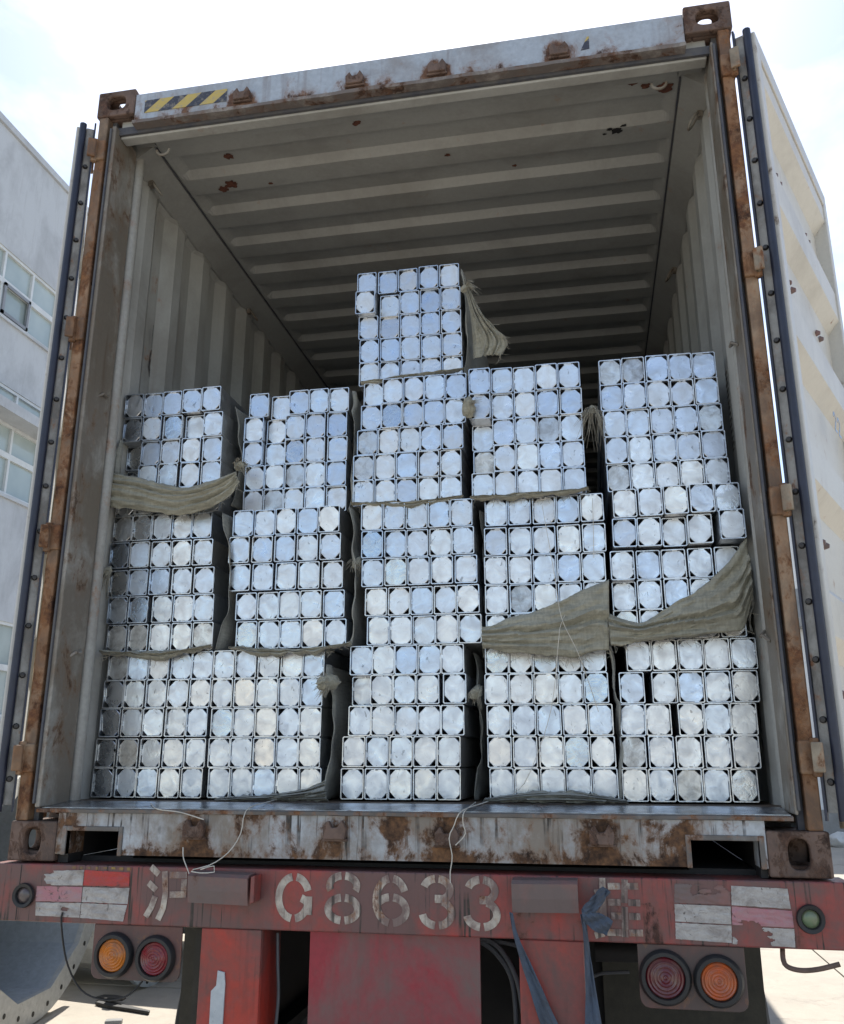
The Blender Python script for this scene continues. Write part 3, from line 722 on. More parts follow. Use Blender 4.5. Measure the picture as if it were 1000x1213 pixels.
# ------------------------------------------------------------------ container doors (local x = away from hinge, inner face at +s)
def door(hx, heading, s):
    DW, z0, z1, th = 1.14, .165, 2.735, .062
    d = empty('door', (hx, -.004, 0), con, R(90-heading)); ORG[d.name] = Vector((0, 0, 0))
    def Yb(b, a0, a1):  return (min(s*a0, s*a1), max(s*a0, s*a1))
    def bx(b, x0, x1, a0, a1, zz0, zz1):
        y0, y1 = Yb(b, a0, a1); b.box(x0, x1, y0, y1, zz0, zz1)
    fr = MB(); hf = .070
    bx(fr, 0, .055, -.03, .034, z0, z1); bx(fr, DW-.06, DW, -.03, .034, z0, z1)
    bx(fr, .0555, DW-.0605, -.03, .034, z1-.075, z1); bx(fr, .0555, DW-.0605, -.03, .034, z0, z0+.075)
    fr.build('door_frame', M['doorframe'], d, local=True, bevel=.004)
    # horizontally corrugated panel
    zs = []; n = 5; pitch = (z1-z0-.16)/n
    for i in range(n):
        zb = z0+.08+i*pitch
        zs += [(zb, .026), (zb+pitch*.10, .026), (zb+pitch*.22, -.022), (zb+pitch*.72, -.022), (zb+pitch*.84, .026)]
    zs.append((z1-.08, .026))
    vs = []
    for z, a in zs: vs += [(.05, s*a, z), (DW-.055, s*a, z)]
    b = MB(); b.add(vs, [(2*i, 2*i+1, 2*i+3, 2*i+2) for i in range(len(zs)-1)]); pn = b.build('door_panel', M['door'], d, local=True, solid=.002)
    # end strips, gasket
    b = MB(); bx(b, -.004, -.0005, -.03, -.004, z0, z1); b.build('retaining_strip', M['strip'], d, local=True, bevel=.001)
    b = MB(); bx(b, -.020, -.0005, -.037, -.0305, z0-.02, z1+.02); b.build('outer_gasket', M['gasket'], d, local=True)
    b = MB(); yy = s*.010; b.tube([(-.010, yy, z0-.02), (-.010, yy, z1+.008)], .0135, 10); b.tube([(DW+.010, yy, z0), (DW+.010, yy, z1)], .0135, 10); b.build('gasket', M['gasket'], d, local=True, smooth=True)
    z = z0+.08; i = 0
    me = None
    while z < z1-.03:
        if me is None:
            b = MB(); b.lathe([(0, -.008), (.007, -.007), (.010, 0), (.010, .004)], (0, 0, 0), (1, 0, 0), 10); o = b.build('bolt', M['bolt'], d, local=True, smooth=True); me = o
        else:
            o = me.copy(); COL.objects.link(o)
        o.location = (-.006, s*-.014, z); z += .165; i += 1
    for z in (2.62, 1.84, 1.045, .31):
        b = MB(); bx(b, -.052, .07, -.044, -.0325, z-.040, z+.040); bx(b, -.054, -.040, -.045, -.015, z-.040, z+.040); b.build('hinge_blade', M['hinge'] if s < 0 else M['post'], d, local=True, bevel=.004)
    # lock rods and cams on the outer face
    for x in (.34, .80):
        b = MB(); b.tube([(x, -s*.055, z0-.06), (x, -s*.055, z1+.05)], .017, 10)
        b.build('lock_rod', M['hinge'], d, local=True, smooth=True)
        for z in (2.36, 1.92, .98, .5):
            for dx in (-.022, .022):
                b = MB(); zz = z; aa = -.018 if not (z in (1.92,)) else -.018
                b.lathe([(0, .016), (.007, .015), (.014, 0)], (x+dx*1.4, s*-.019, zz), (0, s, -.2), 8); b.build('rod_bolt', M['cover'], d, local=True)
    return d, pn
doorR, panR = door(W_+.034, 24.4, -1)
doorL, panL = door(-.040, -33.4, 1)
# handwritten 22 2 on the right door panel
def stroke(b, pts, w, o, u, v, nrm, lift):
    o, u, v, nrm = map(Vector, (o, u, v, nrm))
    for i in range(len(pts)-1):
        a = o+u*pts[i][0]+v*pts[i][1]+nrm*lift; c = o+u*pts[i+1][0]+v*pts[i+1][1]+nrm*lift
        t = (c-a); L = t.length
        if L < 1e-6: continue
        t /= L; sd_ = nrm.cross(t)*w*.5; e = t*w*.25
        b.add([a-e-sd_, a-e+sd_, c+e+sd_, c+e-sd_], [(0, 1, 2, 3)])
two = [(0, .055), (.01, .07), (.03, .072), (.042, .058), (.04, .045), (.02, .022), (.002, .002), (.045, .004)]
b = MB()
for k in range(2): stroke(b, two, .010, (.60+.07*k, .026, 1.45), (1, 0, 0), (0, 0, 1), (0, -1, 0), -.0*0+.0525+.0003*k)
stroke(b, two, .008, (.88, .026, 1.47), (1, 0, 0), (0, 0, 1), (0, -1, 0), .0525)
b.build('handwritten_number', M['greylens'], doorR, local=True, solid=.0008)

# ------------------------------------------------------------------ bundles of galvanised box tube
TW, TH, TL, FY = .0782, .0985, 5.8, .28
BUND = {
'A': [(0.103, 0.508, 0.179), (0.1, 0.517, 0.278), (0.105, 0.515, 0.382), (0.109, 0.519, 0.481), (0.116, 0.521, 0.578)],
'B': [(0.531, 0.931, 0.180), (0.524, 0.928, 0.279), (0.53, 0.928, 0.379), (0.526, 0.929, 0.479), (0.524, 0.934, 0.578)],
'C': [(0.102, 0.517, 0.681), (0.094, 0.512, 0.784), (0.083, 0.502, 0.886), (0.082, 0.490, 0.991), (0.082, 0.480, 1.095)],
'D': [(0.082, 0.502, 1.196), (0.082, 0.502, 1.295), (0.082, 0.500, 1.394), (0.083, 0.498, 1.494), (0.082, 0.484, 1.594)],
'E': [(0.601, 1.006, 0.68), (0.595, 0.996, 0.783), (0.567, 0.988, 0.888), (0.557, 0.978, 0.991), (0.565, 0.972, 1.092)],
'F': [(0.6, 0.993, 1.192), (0.6, 0.991, 1.291), (0.587, 0.992, 1.390), (0.588, 0.989, 1.490), (0.603, 0.995, 1.590)],
'G': [(1.001, 1.402, 0.179), (1.003, 1.403, 0.281), (1.022, 1.413, 0.381), (1.018, 1.411, 0.483), (1.023, 1.416, 0.582)],
'H': [(1.082, 1.479, 0.682), (1.072, 1.473, 0.784), (1.058, 1.468, 0.887), (1.056, 1.458, 0.989), (1.054, 1.455, 1.09)],
'I': [(1.02, 1.417, 1.191), (1.018, 1.418, 1.290), (1.03, 1.425, 1.389), (1.043, 1.436, 1.488), (1.047, 1.440, 1.587)],
'J': [(1.033, 1.426, 1.688), (1.033, 1.426, 1.787), (1.029, 1.423, 1.886), (1.021, 1.421, 1.985), (1.018, 1.418, 2.084)],
'K': [(1.494, 1.900, 0.180), (1.492, 1.898, 0.279), (1.489, 1.896, 0.379), (1.486, 1.886, 0.479), (1.488, 1.884, 0.578)],
'L': [(1.493, 1.9, 0.678), (1.493, 1.9, 0.778), (1.493, 1.9, 0.878), (1.495, 1.905, 0.979), (1.497, 1.905, 1.084)],
'M': [(1.453, 1.850, 1.185), (1.454, 1.85, 1.284), (1.451, 1.849, 1.383), (1.448, 1.851, 1.482), (1.45, 1.849, 1.581)],
'N': [(1.911, 2.317, 0.179), (1.912, 2.331, 0.278), (1.917, 2.333, 0.377), (1.921, 2.345, 0.477), (1.948, 2.350, 0.579)],
'O': [(1.916, 2.327, 0.680), (1.916, 2.327, 0.779), (1.916, 2.327, 0.878), (1.928, 2.343, 0.984), (1.934, 2.344, 1.085)],
'P': [(1.921, 2.325, 1.186), (1.921, 2.321, 1.285), (1.919, 2.319, 1.384), (1.915, 2.315, 1.483), (1.915, 2.317, 1.582)],
}
SET_BACK = {'J': .085, 'F': .075, 'I': .03}      # these stand a little further in than the rest
for k_, d_ in SET_BACK.items():
    f_ = (FY+d_+2.654)/(FY+2.654)
    BUND[k_] = [(1.83+(a_-1.83)*f_, 1.83+(c_-1.83)*f_, z_) for a_, c_, z_ in BUND[k_]]
LAB = {
'A': 'bottom bundle of galvanised box tubes in the leftmost stack, standing on the container floor',
'B': 'bottom bundle of galvanised box tubes in the second stack, left of a frayed knot',
'C': 'middle bundle of galvanised box tubes in the leftmost stack, below the sagging olive sack',
'D': 'top bundle of galvanised box tubes in the leftmost stack, its lowest rows behind olive sacking',
'E': 'middle bundle of galvanised box tubes in the second stack from the left wall',
'F': 'top bundle of galvanised box tubes in the second stack from left, with uneven left edge',
'G': 'bottom bundle of galvanised box tubes in the middle stack, with a gap before one tube',
'H': 'second bundle of galvanised box tubes from the floor in the tall middle stack',
'I': 'third bundle of galvanised box tubes from the floor in the tall middle stack',
'J': 'highest bundle of galvanised box tubes, on top of the tall middle stack',
'K': 'bottom bundle of galvanised box tubes in the fourth stack, under the diagonal torn sack',
'L': 'middle bundle of galvanised box tubes in the fourth stack, half covered by diagonal torn sack',
'M': 'top bundle of galvanised box tubes in the fourth stack, right of the knotted sack',
'N': 'bottom bundle of galvanised box tubes in the rightmost stack, warm tinted and uneven',
'O': 'middle bundle of galvanised box tubes in the rightmost stack, lower rows under a swept sack',
'P': 'top bundle of galvanised box tubes in the rightmost stack beside the right wall',
}
def tube_mesh():
    b = MB(); a, c_, t = TW/2, TH/2, .0032; ch = .004
    def loop(x, z, y, ch): return [(-x+ch, y, -z), (x-ch, y, -z), (x, y, -z+ch), (x, y, z-ch), (x-ch, y, z), (-x+ch, y, z), (-x, y, z-ch), (-x, y, -z+ch)]
    rings = [loop(a, c_, TL, ch), loop(a, c_, .0, ch), loop(a-t, c_-t, 0, ch*.7), loop(a-t, c_-t, .35, ch*.7)]
    vs = [v for r_ in rings for v in r_]; fs = []
    for i in range(3):
        for j in range(8): fs.append((i*8+j, i*8+(j+1) % 8, (i+1)*8+(j+1) % 8, (i+1)*8+j))
    b.add(vs, fs); o = b.build('steel_tube', M['tube'], normals=False)
    me = o.data; bpy.data.objects.remove(o); return me
def inner_mesh():
    pass
def plate_mesh(i, cut, mat, sag=0.0):
    b = MB(); a, c_ = TW/2-.0037, TH/2-.0037
    cs = [cut*random.uniform(.8, 1.2) for _ in range(4)]
    p = [(-a+cs[0], -c_), (a-cs[1], -c_), (a, -c_+cs[1]*1.05), (a, c_-cs[2]*1.05), (a-cs[2], c_), (-a+cs[3], c_), (-a, c_-cs[3]*1.05), (-a, -c_+cs[0]*1.05)]
    b.add([(x, .0055, z) for x, z in p]+[(x*.955, .0040, z*.965) for x, z in p]+[(x, .013, z) for x, z in p],
          [tuple(range(8, 16))]+[(j, (j+1) % 8, 8+(j+1) % 8, 8+j) for j in range(8)]+[(j, 16+j, 16+(j+1) % 8, (j+1) % 8) for j in range(8)])
    # weld dabs along the sides
    for _ in range(5):
        e = random.choice((0, 2, 4, 6)); q = random.uniform(.15, .85)
        x0, z0 = p[e]; x1, z1 = p[(e+1) % 8]; x, z = x0+(x1-x0)*q, z0+(z1-z0)*q; r_ = random.uniform(.002, .0042); L = random.uniform(1, 3)
        ax = Vector((x1-x0, 0, z1-z0)).normalized()*r_*L; az = ax.normalized().cross(Vector((0, 1, 0)))*r_
        b.obox((x, .0036, z), ax, (0, .0022, 0), az)
    o = b.build('end_plate', mat, normals=True); me = o.data; bpy.data.objects.remove(o); return me
TM = tube_mesh()
PM = [plate_mesh(i, .0128+.0062*((i % 7)/6), M['plate'][[0, 1, 0, 1, 0, 2, 1, 0, 0, 1, 2, 0, 3, 1][i % 14]]) for i in range(28)]
PM_MIRROR = [m for i, m in enumerate(PM) if i % 14 in (5, 10)]
PM_STAIN = [m for i, m in enumerate(PM) if i % 14 == 12]
PM_STD = [m for i, m in enumerate(PM) if i % 14 not in (5, 10, 12)]
GAPS = {('C', 1): (1, .012), ('G', 3): (3, .014), ('N', 2): (1, .020), ('N', 3): (0, .020), ('O', 3): (3, .014), ('F', 4): (0, .004), ('J', 3): (0, .008), ('D', 1): (2, .006)}
YOFF = {('J', 3, 0): -.032, ('J', 3, 1): .012, ('O', 4, 0): -.035, ('O', 4, 1): -.04, ('O', 4, 2): -.04, ('O', 4, 3): -.05, ('O', 4, 4): -.04, ('O', 3, 4): -.075, ('O', 3, 3): -.04, ('O', 3, 0): -.03, ('O', 3, 1): -.02,
        ('F', 4, 1): .018, ('F', 3, 1): .022, ('F', 2, 1): .018, ('D', 3, 4): -.008, ('D', 3, 3): .02, ('G', 3, 0): .06, ('M', 4, 0): -.01, ('M', 3, 0): -.02, ('M', 2, 0): .05, ('M', 1, 0): .05, ('I', 4, 0): .02, ('O', 1, 0): .03, ('D', 2, 0): .05, ('D', 1, 0): .07, ('H', 0, 0): -.01}
ZOFF = {('F', 4, 1): -.009, ('F', 3, 1): -.006, ('F', 2, 1): -.002, ('D', 4, 3): .003, ('D', 4, 4): .005, ('J', 3, 1): -.006}
STAIN = {('M', 1, 0), ('P', 2, 4), ('P', 4, 0), ('P', 4, 1), ('N', 0, 2), ('I', 2, 0), ('N', 1, 0), ('F', 1, 2), ('C', 0, 0), ('P', 0, 0)}
for key, rows in BUND.items():
    cx = (rows[0][0]+rows[0][1])/2
    root = empty('tube_bundle', (cx, FY+SET_BACK.get(key, 0), rows[0][2])); tag(root, LAB[key], 'tube bundle', 'tube bundles stacked in the container')
    for r_, (xl, xr, z) in enumerate(rows):
        w = max(xr-xl, 5*TW+.003); gi, gw = GAPS.get((key, r_), (None, 0)); pitch = (w-TW-gw)/4
        if pitch < TW: pitch = TW+.0004; 
        x = xl+TW/2
        for c_ in range(5):
            yo = YOFF.get((key, r_, c_), 0)+random.uniform(-.006, .006)
            zo = ZOFF.get((key, r_, c_), 0)
            t = bpy.data.objects.new('steel_tube', TM); COL.objects.link(t); t.parent = root
            jx = min(.0012, (pitch-TW)*.4)
            t.location = (x+random.uniform(-jx, jx)-cx, yo, z+TH/2+zo-rows[0][2])
            lim = .006 if c_ in (0, 4) else .003
            t.rotation_euler = (random.uniform(-.0002, .0002), random.uniform(-.008, .008), 0)
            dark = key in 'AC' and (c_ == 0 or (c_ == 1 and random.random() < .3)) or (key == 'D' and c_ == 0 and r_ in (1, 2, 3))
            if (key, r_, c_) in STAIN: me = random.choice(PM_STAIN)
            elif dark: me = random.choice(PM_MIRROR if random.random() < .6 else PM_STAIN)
            elif random.random() < .035: me = random.choice(PM_MIRROR)
            elif random.random() < .015: me = random.choice(PM_STAIN)
            else: me = random.choice(PM_STD)
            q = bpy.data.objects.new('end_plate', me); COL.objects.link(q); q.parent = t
            flip = random.random() < .5
            q.location = (0, random.uniform(0, .003), 0)
            q.rotation_euler = (random.gauss(0, .032), (math.pi if flip else 0), random.gauss(0, .042) - (.05 if dark else 0))
            x += pitch+(gw if gi == c_ else 0)

# ------------------------------------------------------------------ woven sacking
def resample(pts, n):
    pts = [Vector((p[0], 0, p[1])) if len(p) == 2 else Vector(p) for p in pts]
    d = [0]
    for i in range(len(pts)-1): d.append(d[-1]+(pts[i+1]-pts[i]).length)
    out = []
    for k in range(n):
        t = d[-1]*k/(n-1); i = 0
        while i < len(d)-2 and d[i+1] < t: i += 1
        # catmull-rom
        p1, p2 = pts[i], pts[i+1]; p0 = pts[i-1] if i > 0 else p1*2-p2; p3 = pts[i+2] if i+2 < len(pts) else p2*2-p1
        s = (t-d[i])/max(1e-9, d[i+1]-d[i])
        out.append(.5*((2*p1)+(p2-p0)*s+(2*p0-5*p1+4*p2-p3)*s*s+(3*p1-p0-3*p2+p3)*s**3))
    return out
def cloth(name, label, top, bot, y, folds=5, amp=.012, mat='sack', group='torn woven sacks between the bundles', nu=56, nv=26, sd=0, fringe=0, diag=0.0, cat='sack cloth'):
    a, c = resample(top, nu), resample(bot, nu); vs = []
    for i in range(nu):
        for j in range(nv):
            u, v = i/(nu-1), j/(nv-1)
            p = a[i].lerp(c[i], v)
            e = math.sin(math.pi*min(1, max(0, v)))*.6+.4
            ph = folds*2*math.pi*(v+diag*u)+2.4*nz(u*2.2+sd, v*1.5, sd*1.7)+1.2*nz(u*6, v*3, sd)
            f = amp*e*(abs(math.sin(ph*.5))*1.3+.5*math.sin(ph*1.7+sd))
            f += amp*.7*nz(u*4+sd, v*7, sd+3)+amp*.45*nz(u*14+sd, v*14, sd+5)+amp*.22*nz(u*34+sd, v*9, sd+8)
            yy = (y if a[i].y == 0 else p.y)-f-.012*math.sin(math.pi*v)
            edge = (.005*nz(u*25, v*3, sd+9)+.007*nz(u*7, v*3, sd+2))*(1 if j in (0, nv-1) else .6 if j in (1, nv-2) else 0)
            vs.append((p.x, yy, p.z+edge))
    b = MB(); b.add(vs, [(i*nv+j, i*nv+j+1, (i+1)*nv+j+1, (i+1)*nv+j) for i in range(nu-1) for j in range(nv-1)])
    cen = sum((Vector(v) for v in vs), Vector())/len(vs)
    root = b.build(name, M[mat], smooth=True, solid=.0012, origin=tuple(cen), normals=False)
    tag(root, label, cat, group)
    if fringe:
        fb = MB(); rnd = random.Random(sd)
        for k in range(fringe):
            i = rnd.randrange(nu); p = Vector(vs[i*nv+nv-1])
            L = rnd.uniform(.01, .035); fb.tube([p, p+Vector((rnd.gauss(0, .006), -rnd.uniform(0, .01), -L*.5)), p+Vector((rnd.gauss(0, .012), -rnd.uniform(0, .016), -L))], .0006, 3)
        o = fb.build('frayed_edge', M['fibre'], root); o['kind'] = 'stuff'
    return root
cloth('woven_sack', 'olive woven sack sagging across the front of the leftmost stack', [(.050, 1.353), (.13, 1.340), (.208, 1.325), (.30, 1.295), (.365, 1.280), (.44, 1.284), (.50, 1.296), (.590, 1.325)],
      [(.060, 1.238), (.10, 1.215), (.22, 1.196), (.374, 1.172), (.46, 1.184), (.52, 1.20), (.571, 1.235), (.604, 1.285)], .232, 3, .011, 'sack', sd=1, fringe=50)
cloth('woven_sack', 'olive woven sack torn diagonally across the fourth stack of bundles', [(1.486, .728), (1.55, .742), (1.622, .765), (1.70, .786), (1.763, .812), (1.84, .846), (1.906, .870)],
      [(1.488, .655), (1.55, .645), (1.646, .634), (1.72, .628), (1.781, .618), (1.84, .636), (1.894, .640)], .226, 3, .012, 'sack', sd=7, fringe=60, diag=-.25)
cloth('woven_sack', 'olive woven sack swept up to the right over the rightmost stack', [(1.895, .762), (1.95, .738), (2.001, .728), (2.06, .756), (2.112, .789), (2.17, .818), (2.222, .856), (2.29, .92), (2.345, .992)],
      [(1.900, .655), (1.96, .660), (2.03, .668), (2.103, .673), (2.17, .680), (2.23, .686), (2.28, .690), (2.31, .70), (2.348, .80)], .222, 3, .012, 'sack', sd=12, fringe=50, diag=-.3)
def band(label, top, th, sd, y=.266):
    """thin sagging strip of sacking squeezed out under a bundle: uneven width, gathers and loose threads"""
    t = resample(top, 15); rnd = random.Random(sd)
    a = [(p.x, p.z+rnd.uniform(-.003, .004)) for p in t]
    c = [(p.x+rnd.uniform(-.004, .004), p.z-th*(.25+.75*math.sin(math.pi*i/14))*rnd.uniform(.45, 1.15)-.003) for i, p in enumerate(t)]
    cloth('woven_sack', label, a, c, y, 2, .010, 'sack', sd=sd, nu=90, nv=14, fringe=26)
band('thin band of sacking under the middle bundle of the leftmost stack', [(.098, .686), (.2, .680), (.3, .676), (.4, .680), (.525, .698)], .028, 15)
band('thin band of sacking under the middle bundle of the second stack', [(.590, .686), (.7, .680), (.8, .676), (.9, .678), (1.03, .692)], .028, 17)
band('thin band of sacking under the third bundle of the tall middle stack', [(1.015, 1.196), (1.1, 1.196), (1.2, 1.196), (1.3, 1.197), (1.425, 1.203)], .024, 19, .292)
band('thin band of sacking under the top bundle of the fourth stack', [(1.452, 1.190), (1.55, 1.190), (1.65, 1.192), (1.75, 1.195), (1.855, 1.20)], .022, 21)
band('slanted band of sacking under the highest bundle of the middle stack', [(1.028, 1.692), (1.1, 1.700), (1.2, 1.710), (1.3, 1.716), (1.425, 1.716)], .024, 23, .345)
cloth('woven_sack', 'grey sack bunched along the floor under the fourth stack', [(1.485, .188), (1.6, .204), (1.7, .212), (1.8, .206), (1.92, .186)], [(1.480, .174), (1.6, .176), (1.7, .175), (1.8, .176), (1.925, .175)], .235, 4, .020, 'sackgrey', sd=25, nv=14)
cloth('woven_sack', 'grey sack bunched along the floor under the second stack', [(.60, .184), (.7, .190), (.8, .198), (.9, .215), (.965, .24)], [(.59, .174), (.7, .175), (.8, .175), (.9, .176), (.975, .175)], .235, 4, .020, 'sackgrey', sd=27, nv=14)
cloth('woven_sack', 'loose sack flap with ragged lower edge hanging beside the highest bundle', [(1.430, .34, 2.075), (1.442, .36, 1.99), (1.452, .38, 1.90), (1.452, .40, 1.78)], [(1.436, .32, 2.078), (1.50, .33, 1.93), (1.585, .35, 1.825), (1.56, .36, 1.765)], .34, 4, .012, 'sack', sd=29, fringe=70)
# wraps along the visible right sides of bundles
def wrap(key, label, z0, z1, off, sd, bulge=.02, y0=.27, mat='sackgrey'):
    rows = BUND[key]; x = max(r_[1] for r_ in rows)+off
    nu, nv = 40, 30; vs = []
    for i in range(nu):
        for j in range(nv):
            u, v = i/(nu-1), j/(nv-1)
            y = y0+u*u*2.2; z = z0+(z1-z0)*v
            row = min(4, max(0, int((z-rows[0][2])/.101))); xr = rows[row][1]
            f = abs(math.sin(9*u+3*v+2*nz(u*3, v*4, sd)))*.010+.012*nz(u*7, v*5, sd)
            xx = max(xr+.005, x-.01)+bulge*math.sin(math.pi*v)*(1-.5*u)+f
            vs.append((xx, y+.015*nz(v*6, sd, 0)+.012*math.sin(3*v+sd), z))
    b = MB(); b.add(vs, [(i*nv+j, i*nv+j+1, (i+1)*nv+j+1, (i+1)*nv+j) for i in range(nu-1) for j in range(nv-1)])
    o = b.build('sack_wrap', M[mat], smooth=True, solid=.0012, origin=(x, y0, z0), normals=False)
    tag(o, label, 'sack cloth', 'sack wraps down the sides of the bundles')
wrap('D', 'sack wrap down the right side of the top leftmost bundle', 1.24, 1.64, .022, 1, .02, .36)
wrap('C', 'grey sack wrap hanging between the leftmost and second stack at mid height', .68, 1.18, .022, 2, .035, .27)
wrap('E', 'sack wrap down the right side of the middle bundle in the second stack', .68, 1.18, .012, 3, .02, .28)
wrap('F', 'sack wrap down the right side of the top bundle in the second stack', 1.19, 1.68, .010, 4, .012, .37)
wrap('B', 'pale sack wrap down the right side of the bottom second bundle', .178, .62, .010, 5, .030, .262)
wrap('G', 'dark sack wrap right of the bottom bundle in the middle stack', .178, .66, .030, 6, .015, .36)
wrap('H', 'sack wrap right of the second bundle in the middle stack', .68, 1.16, .005, 7, .006, .34)
wrap('J', 'pale sack wrap down the right side of the highest bundle', 1.70, 2.16, .008, 8, .006, .38)
wrap('K', 'narrow sack wrap between the bottom fourth and rightmost bundles', .178, .66, .004, 9, .004, .27)
wrap('O', 'sack wrap at the right side of the middle rightmost bundle', .70, 1.0, .006, 10, .006, .29)
# left side wrap, top-left bundle
cloth('sack_wrap', 'edge of sacking rising beside the left side of the top leftmost bundle', [(.060, .27, 1.36), (.068, .27, 1.44), (.080, .275, 1.50)], [(.090, .285, 1.36), (.088, .285, 1.44), (.089, .285, 1.50)], .27, 2, .003, 'sackgrey', 'sack wraps down the sides of the bundles', 16, 8, 33)
def tuft(name, label, base, d, n, L, r0, sd, knot=.02, flat=1.0):
    rnd = random.Random(sd); base = Vector(base); d = Vector(d).normalized()
    a = Vector((1, 0, 0)); u = (a-d*a.dot(d)).normalized(); w = d.cross(u)
    b = MB(); ring = []
    bm = bmesh.new(); bmesh.ops.create_icosphere(bm, subdivisions=3, radius=1)
    for v in bm.verts:
        q = v.co.copy(); k = 1+.35*nz(q.x*2+sd, q.y*2, q.z*2)+.18*nz(q.x*6, q.y*6, q.z*6+sd)
        v.co = (u*q.x+w*q.y*flat+d*q.z*1.7)*knot*k
    b.add([base+v.co for v in bm.verts], [[v.index for v in f.verts] for f in bm.faces]); bm.free()
    root = b.build(name, M['sack'], smooth=True, origin=tuple(base)); tag(root, label, 'sack knot', 'frayed sack knots')
    fb = MB()
    for k in range(n):
        q = rnd.uniform(0, 2*math.pi); rr = r0*math.sqrt(rnd.random()); dirv = (d+(u*math.cos(q)+w*math.sin(q))*rnd.uniform(.2, 1.1)).normalized()
        p0 = base+(u*math.cos(q)+w*math.sin(q))*rr; l = L*rnd.uniform(.5, 1.1)
        p1 = p0+dirv*l*.5+Vector((0, 0, .1*l)); p2 = p0+dirv*l+Vector((rnd.gauss(0, .15)*l, 0, -.35*l))
        fb.tube([p0, p1, p2], [.0011, .0009, .0005], 3)
    o = fb.build('frayed_strands', M['fibre'], root); o['kind'] = 'stuff'
tuft('sack_knot', 'frayed sack knot fanned out beside the bottom bundle of the second stack', (.960, .235, .555), (-.5, -.6, -.1), 110, .040, .02, 3, .026)
tuft('sack_knot', 'pale sack knot between the top bundles of the middle and fourth stack', (1.450, .25, 1.520), (.1, -.3, .9), 40, .06, .015, 4, .022)
tuft('sack_knot', 'frayed sack knot left of the top bundle in the rightmost stack', (1.885, .30, 1.50), (-.1, -.3, -.8), 60, .11, .012, 5, .012)
tuft('sack_knot', 'frayed knot at the top right corner of the highest bundle', (1.440, .32, 2.045), (.6, -.2, .3), 40, .05, .01, 6, .014)
tuft('sack_knot', 'frayed sack knot at the top right of the leftmost stack', (.575, .28, 1.365), (.4, -.3, .1), 60, .04, .02, 7, .015)
tuft('sack_knot', 'grey sack knot between the middle and fourth stack near the floor', (1.455, .30, .520), (-.3, -.5, -.5), 40, .035, .012, 8, .018)
tuft('sack_knot', 'torn sack end between fourth and rightmost stack beside the diagonal sack', (1.893, .235, .735), (0, -.4, -.7), 40, .05, .012, 9, .016)
tuft('sack_knot', 'small frayed sack end against the left wall beside the leftmost stack', (.085, .27, .98), (-.2, -.4, -.6), 60, .07, .015, 10, .014)
tuft('sack_knot', 'frayed sack knot between the second and middle stack at mid height', (1.035, .30, .98), (-.2, -.4, -.5), 30, .035, .012, 11, .016)

# ------------------------------------------------------------------ trailer
tr = empty('container_trailer', (1.22, 0, GZ))
tag(tr, 'worn red skeletal trailer carrying the container, rear beam lettered G8633', 'trailer')
BZ0, BZ1, BY = -.170, -.006, -.02
b = MB(); b.box(-.035, 2.475, BY, .10, BZ0, BZ1); beam = b.build('rear_beam', M['red'], tr, bevel=.004); ORG[beam.name] = ORG[tr.name]
for x in (.066,):
    b = MB(); b.box(x, x+.0025, BY-.0008, BY, BZ0+.003, BZ1-.003); b.build('beam_seam', M['dark'], beam)
def ell(cx, cz, rx, rz, a0, a1, n=18): return [(cx+rx*math.cos(R(a0+(a1-a0)*i/n)), cz+rz*math.sin(R(a0+(a1-a0)*i/n))) for i in range(n+1)]
def glyph(strokes, w, name='painted_character'):
    b = MB()
    for k, s_ in enumerate(strokes):
        pts = s_; n = len(pts); L, Rr_ = [], []
        for i, p in enumerate(pts):
            q0, q1 = pts[max(0, i-1)], pts[min(n-1, i+1)]; t = Vector((q1[0]-q0[0], 0, q1[1]-q0[1])).normalized(); m_ = Vector((-t.z, 0, t.x))*w*.5
            c = Vector((p[0], BY-.0012-.0002*k, p[1])); L.append(c+m_); Rr_.append(c-m_)
        vs = []
        for i in range(n): vs += [L[i], Rr_[i]]
        b.add(vs, [(2*i, 2*i+1, 2*i+3, 2*i+2) for i in range(n-1)])
    return b.build(name, M['letter'], beam, solid=.001)
w = .021
def G(x0, x1, z0=-.147, z1=-.014):
    cx, cz, rx, rz = (x0+x1)/2, (z0+z1)/2, (x1-x0)/2-w/2, (z1-z0)/2-w/2
    return [ell(cx, cz, rx, rz, 20, 82), ell(cx, cz, rx, rz, 98, 262), ell(cx, cz, rx, rz, 278, 350), [(cx+rx, cz-.045), (cx+rx, cz+.004)], ell(cx, cz-.025, rx, .028, 60, 10, 6)]
def Eight(x0, x1, z0=-.148, z1=-.012):
    cx = (x0+x1)/2; rx = (x1-x0)/2-w/2; h = (z1-z0)
    return [ell(cx, z0+h*.30, rx, h*.30-w/2, 98, 262), ell(cx, z0+h*.30, rx, h*.30-w/2, -82, 82), ell(cx, z1-h*.25, rx*.92, h*.25-w*.3, 0-25, 82), ell(cx, z1-h*.25, rx*.92, h*.25-w*.3, 98, 205)]
def Six(x0, x1, z0=-.150, z1=-.012):
    cx = (x0+x1)/2; rx = (x1-x0)/2-w/2; h = z1-z0
    return [ell(cx, z0+h*.32, rx, h*.32-w/2, -82, 82), ell(cx, z0+h*.32, rx, h*.32-w/2, 98, 175), ell(cx, (z0+z1)/2, rx, h*.5-w/2, 98, 262), ell(cx, (z0+z1)/2, rx, h*.5-w/2, 25, 82)]
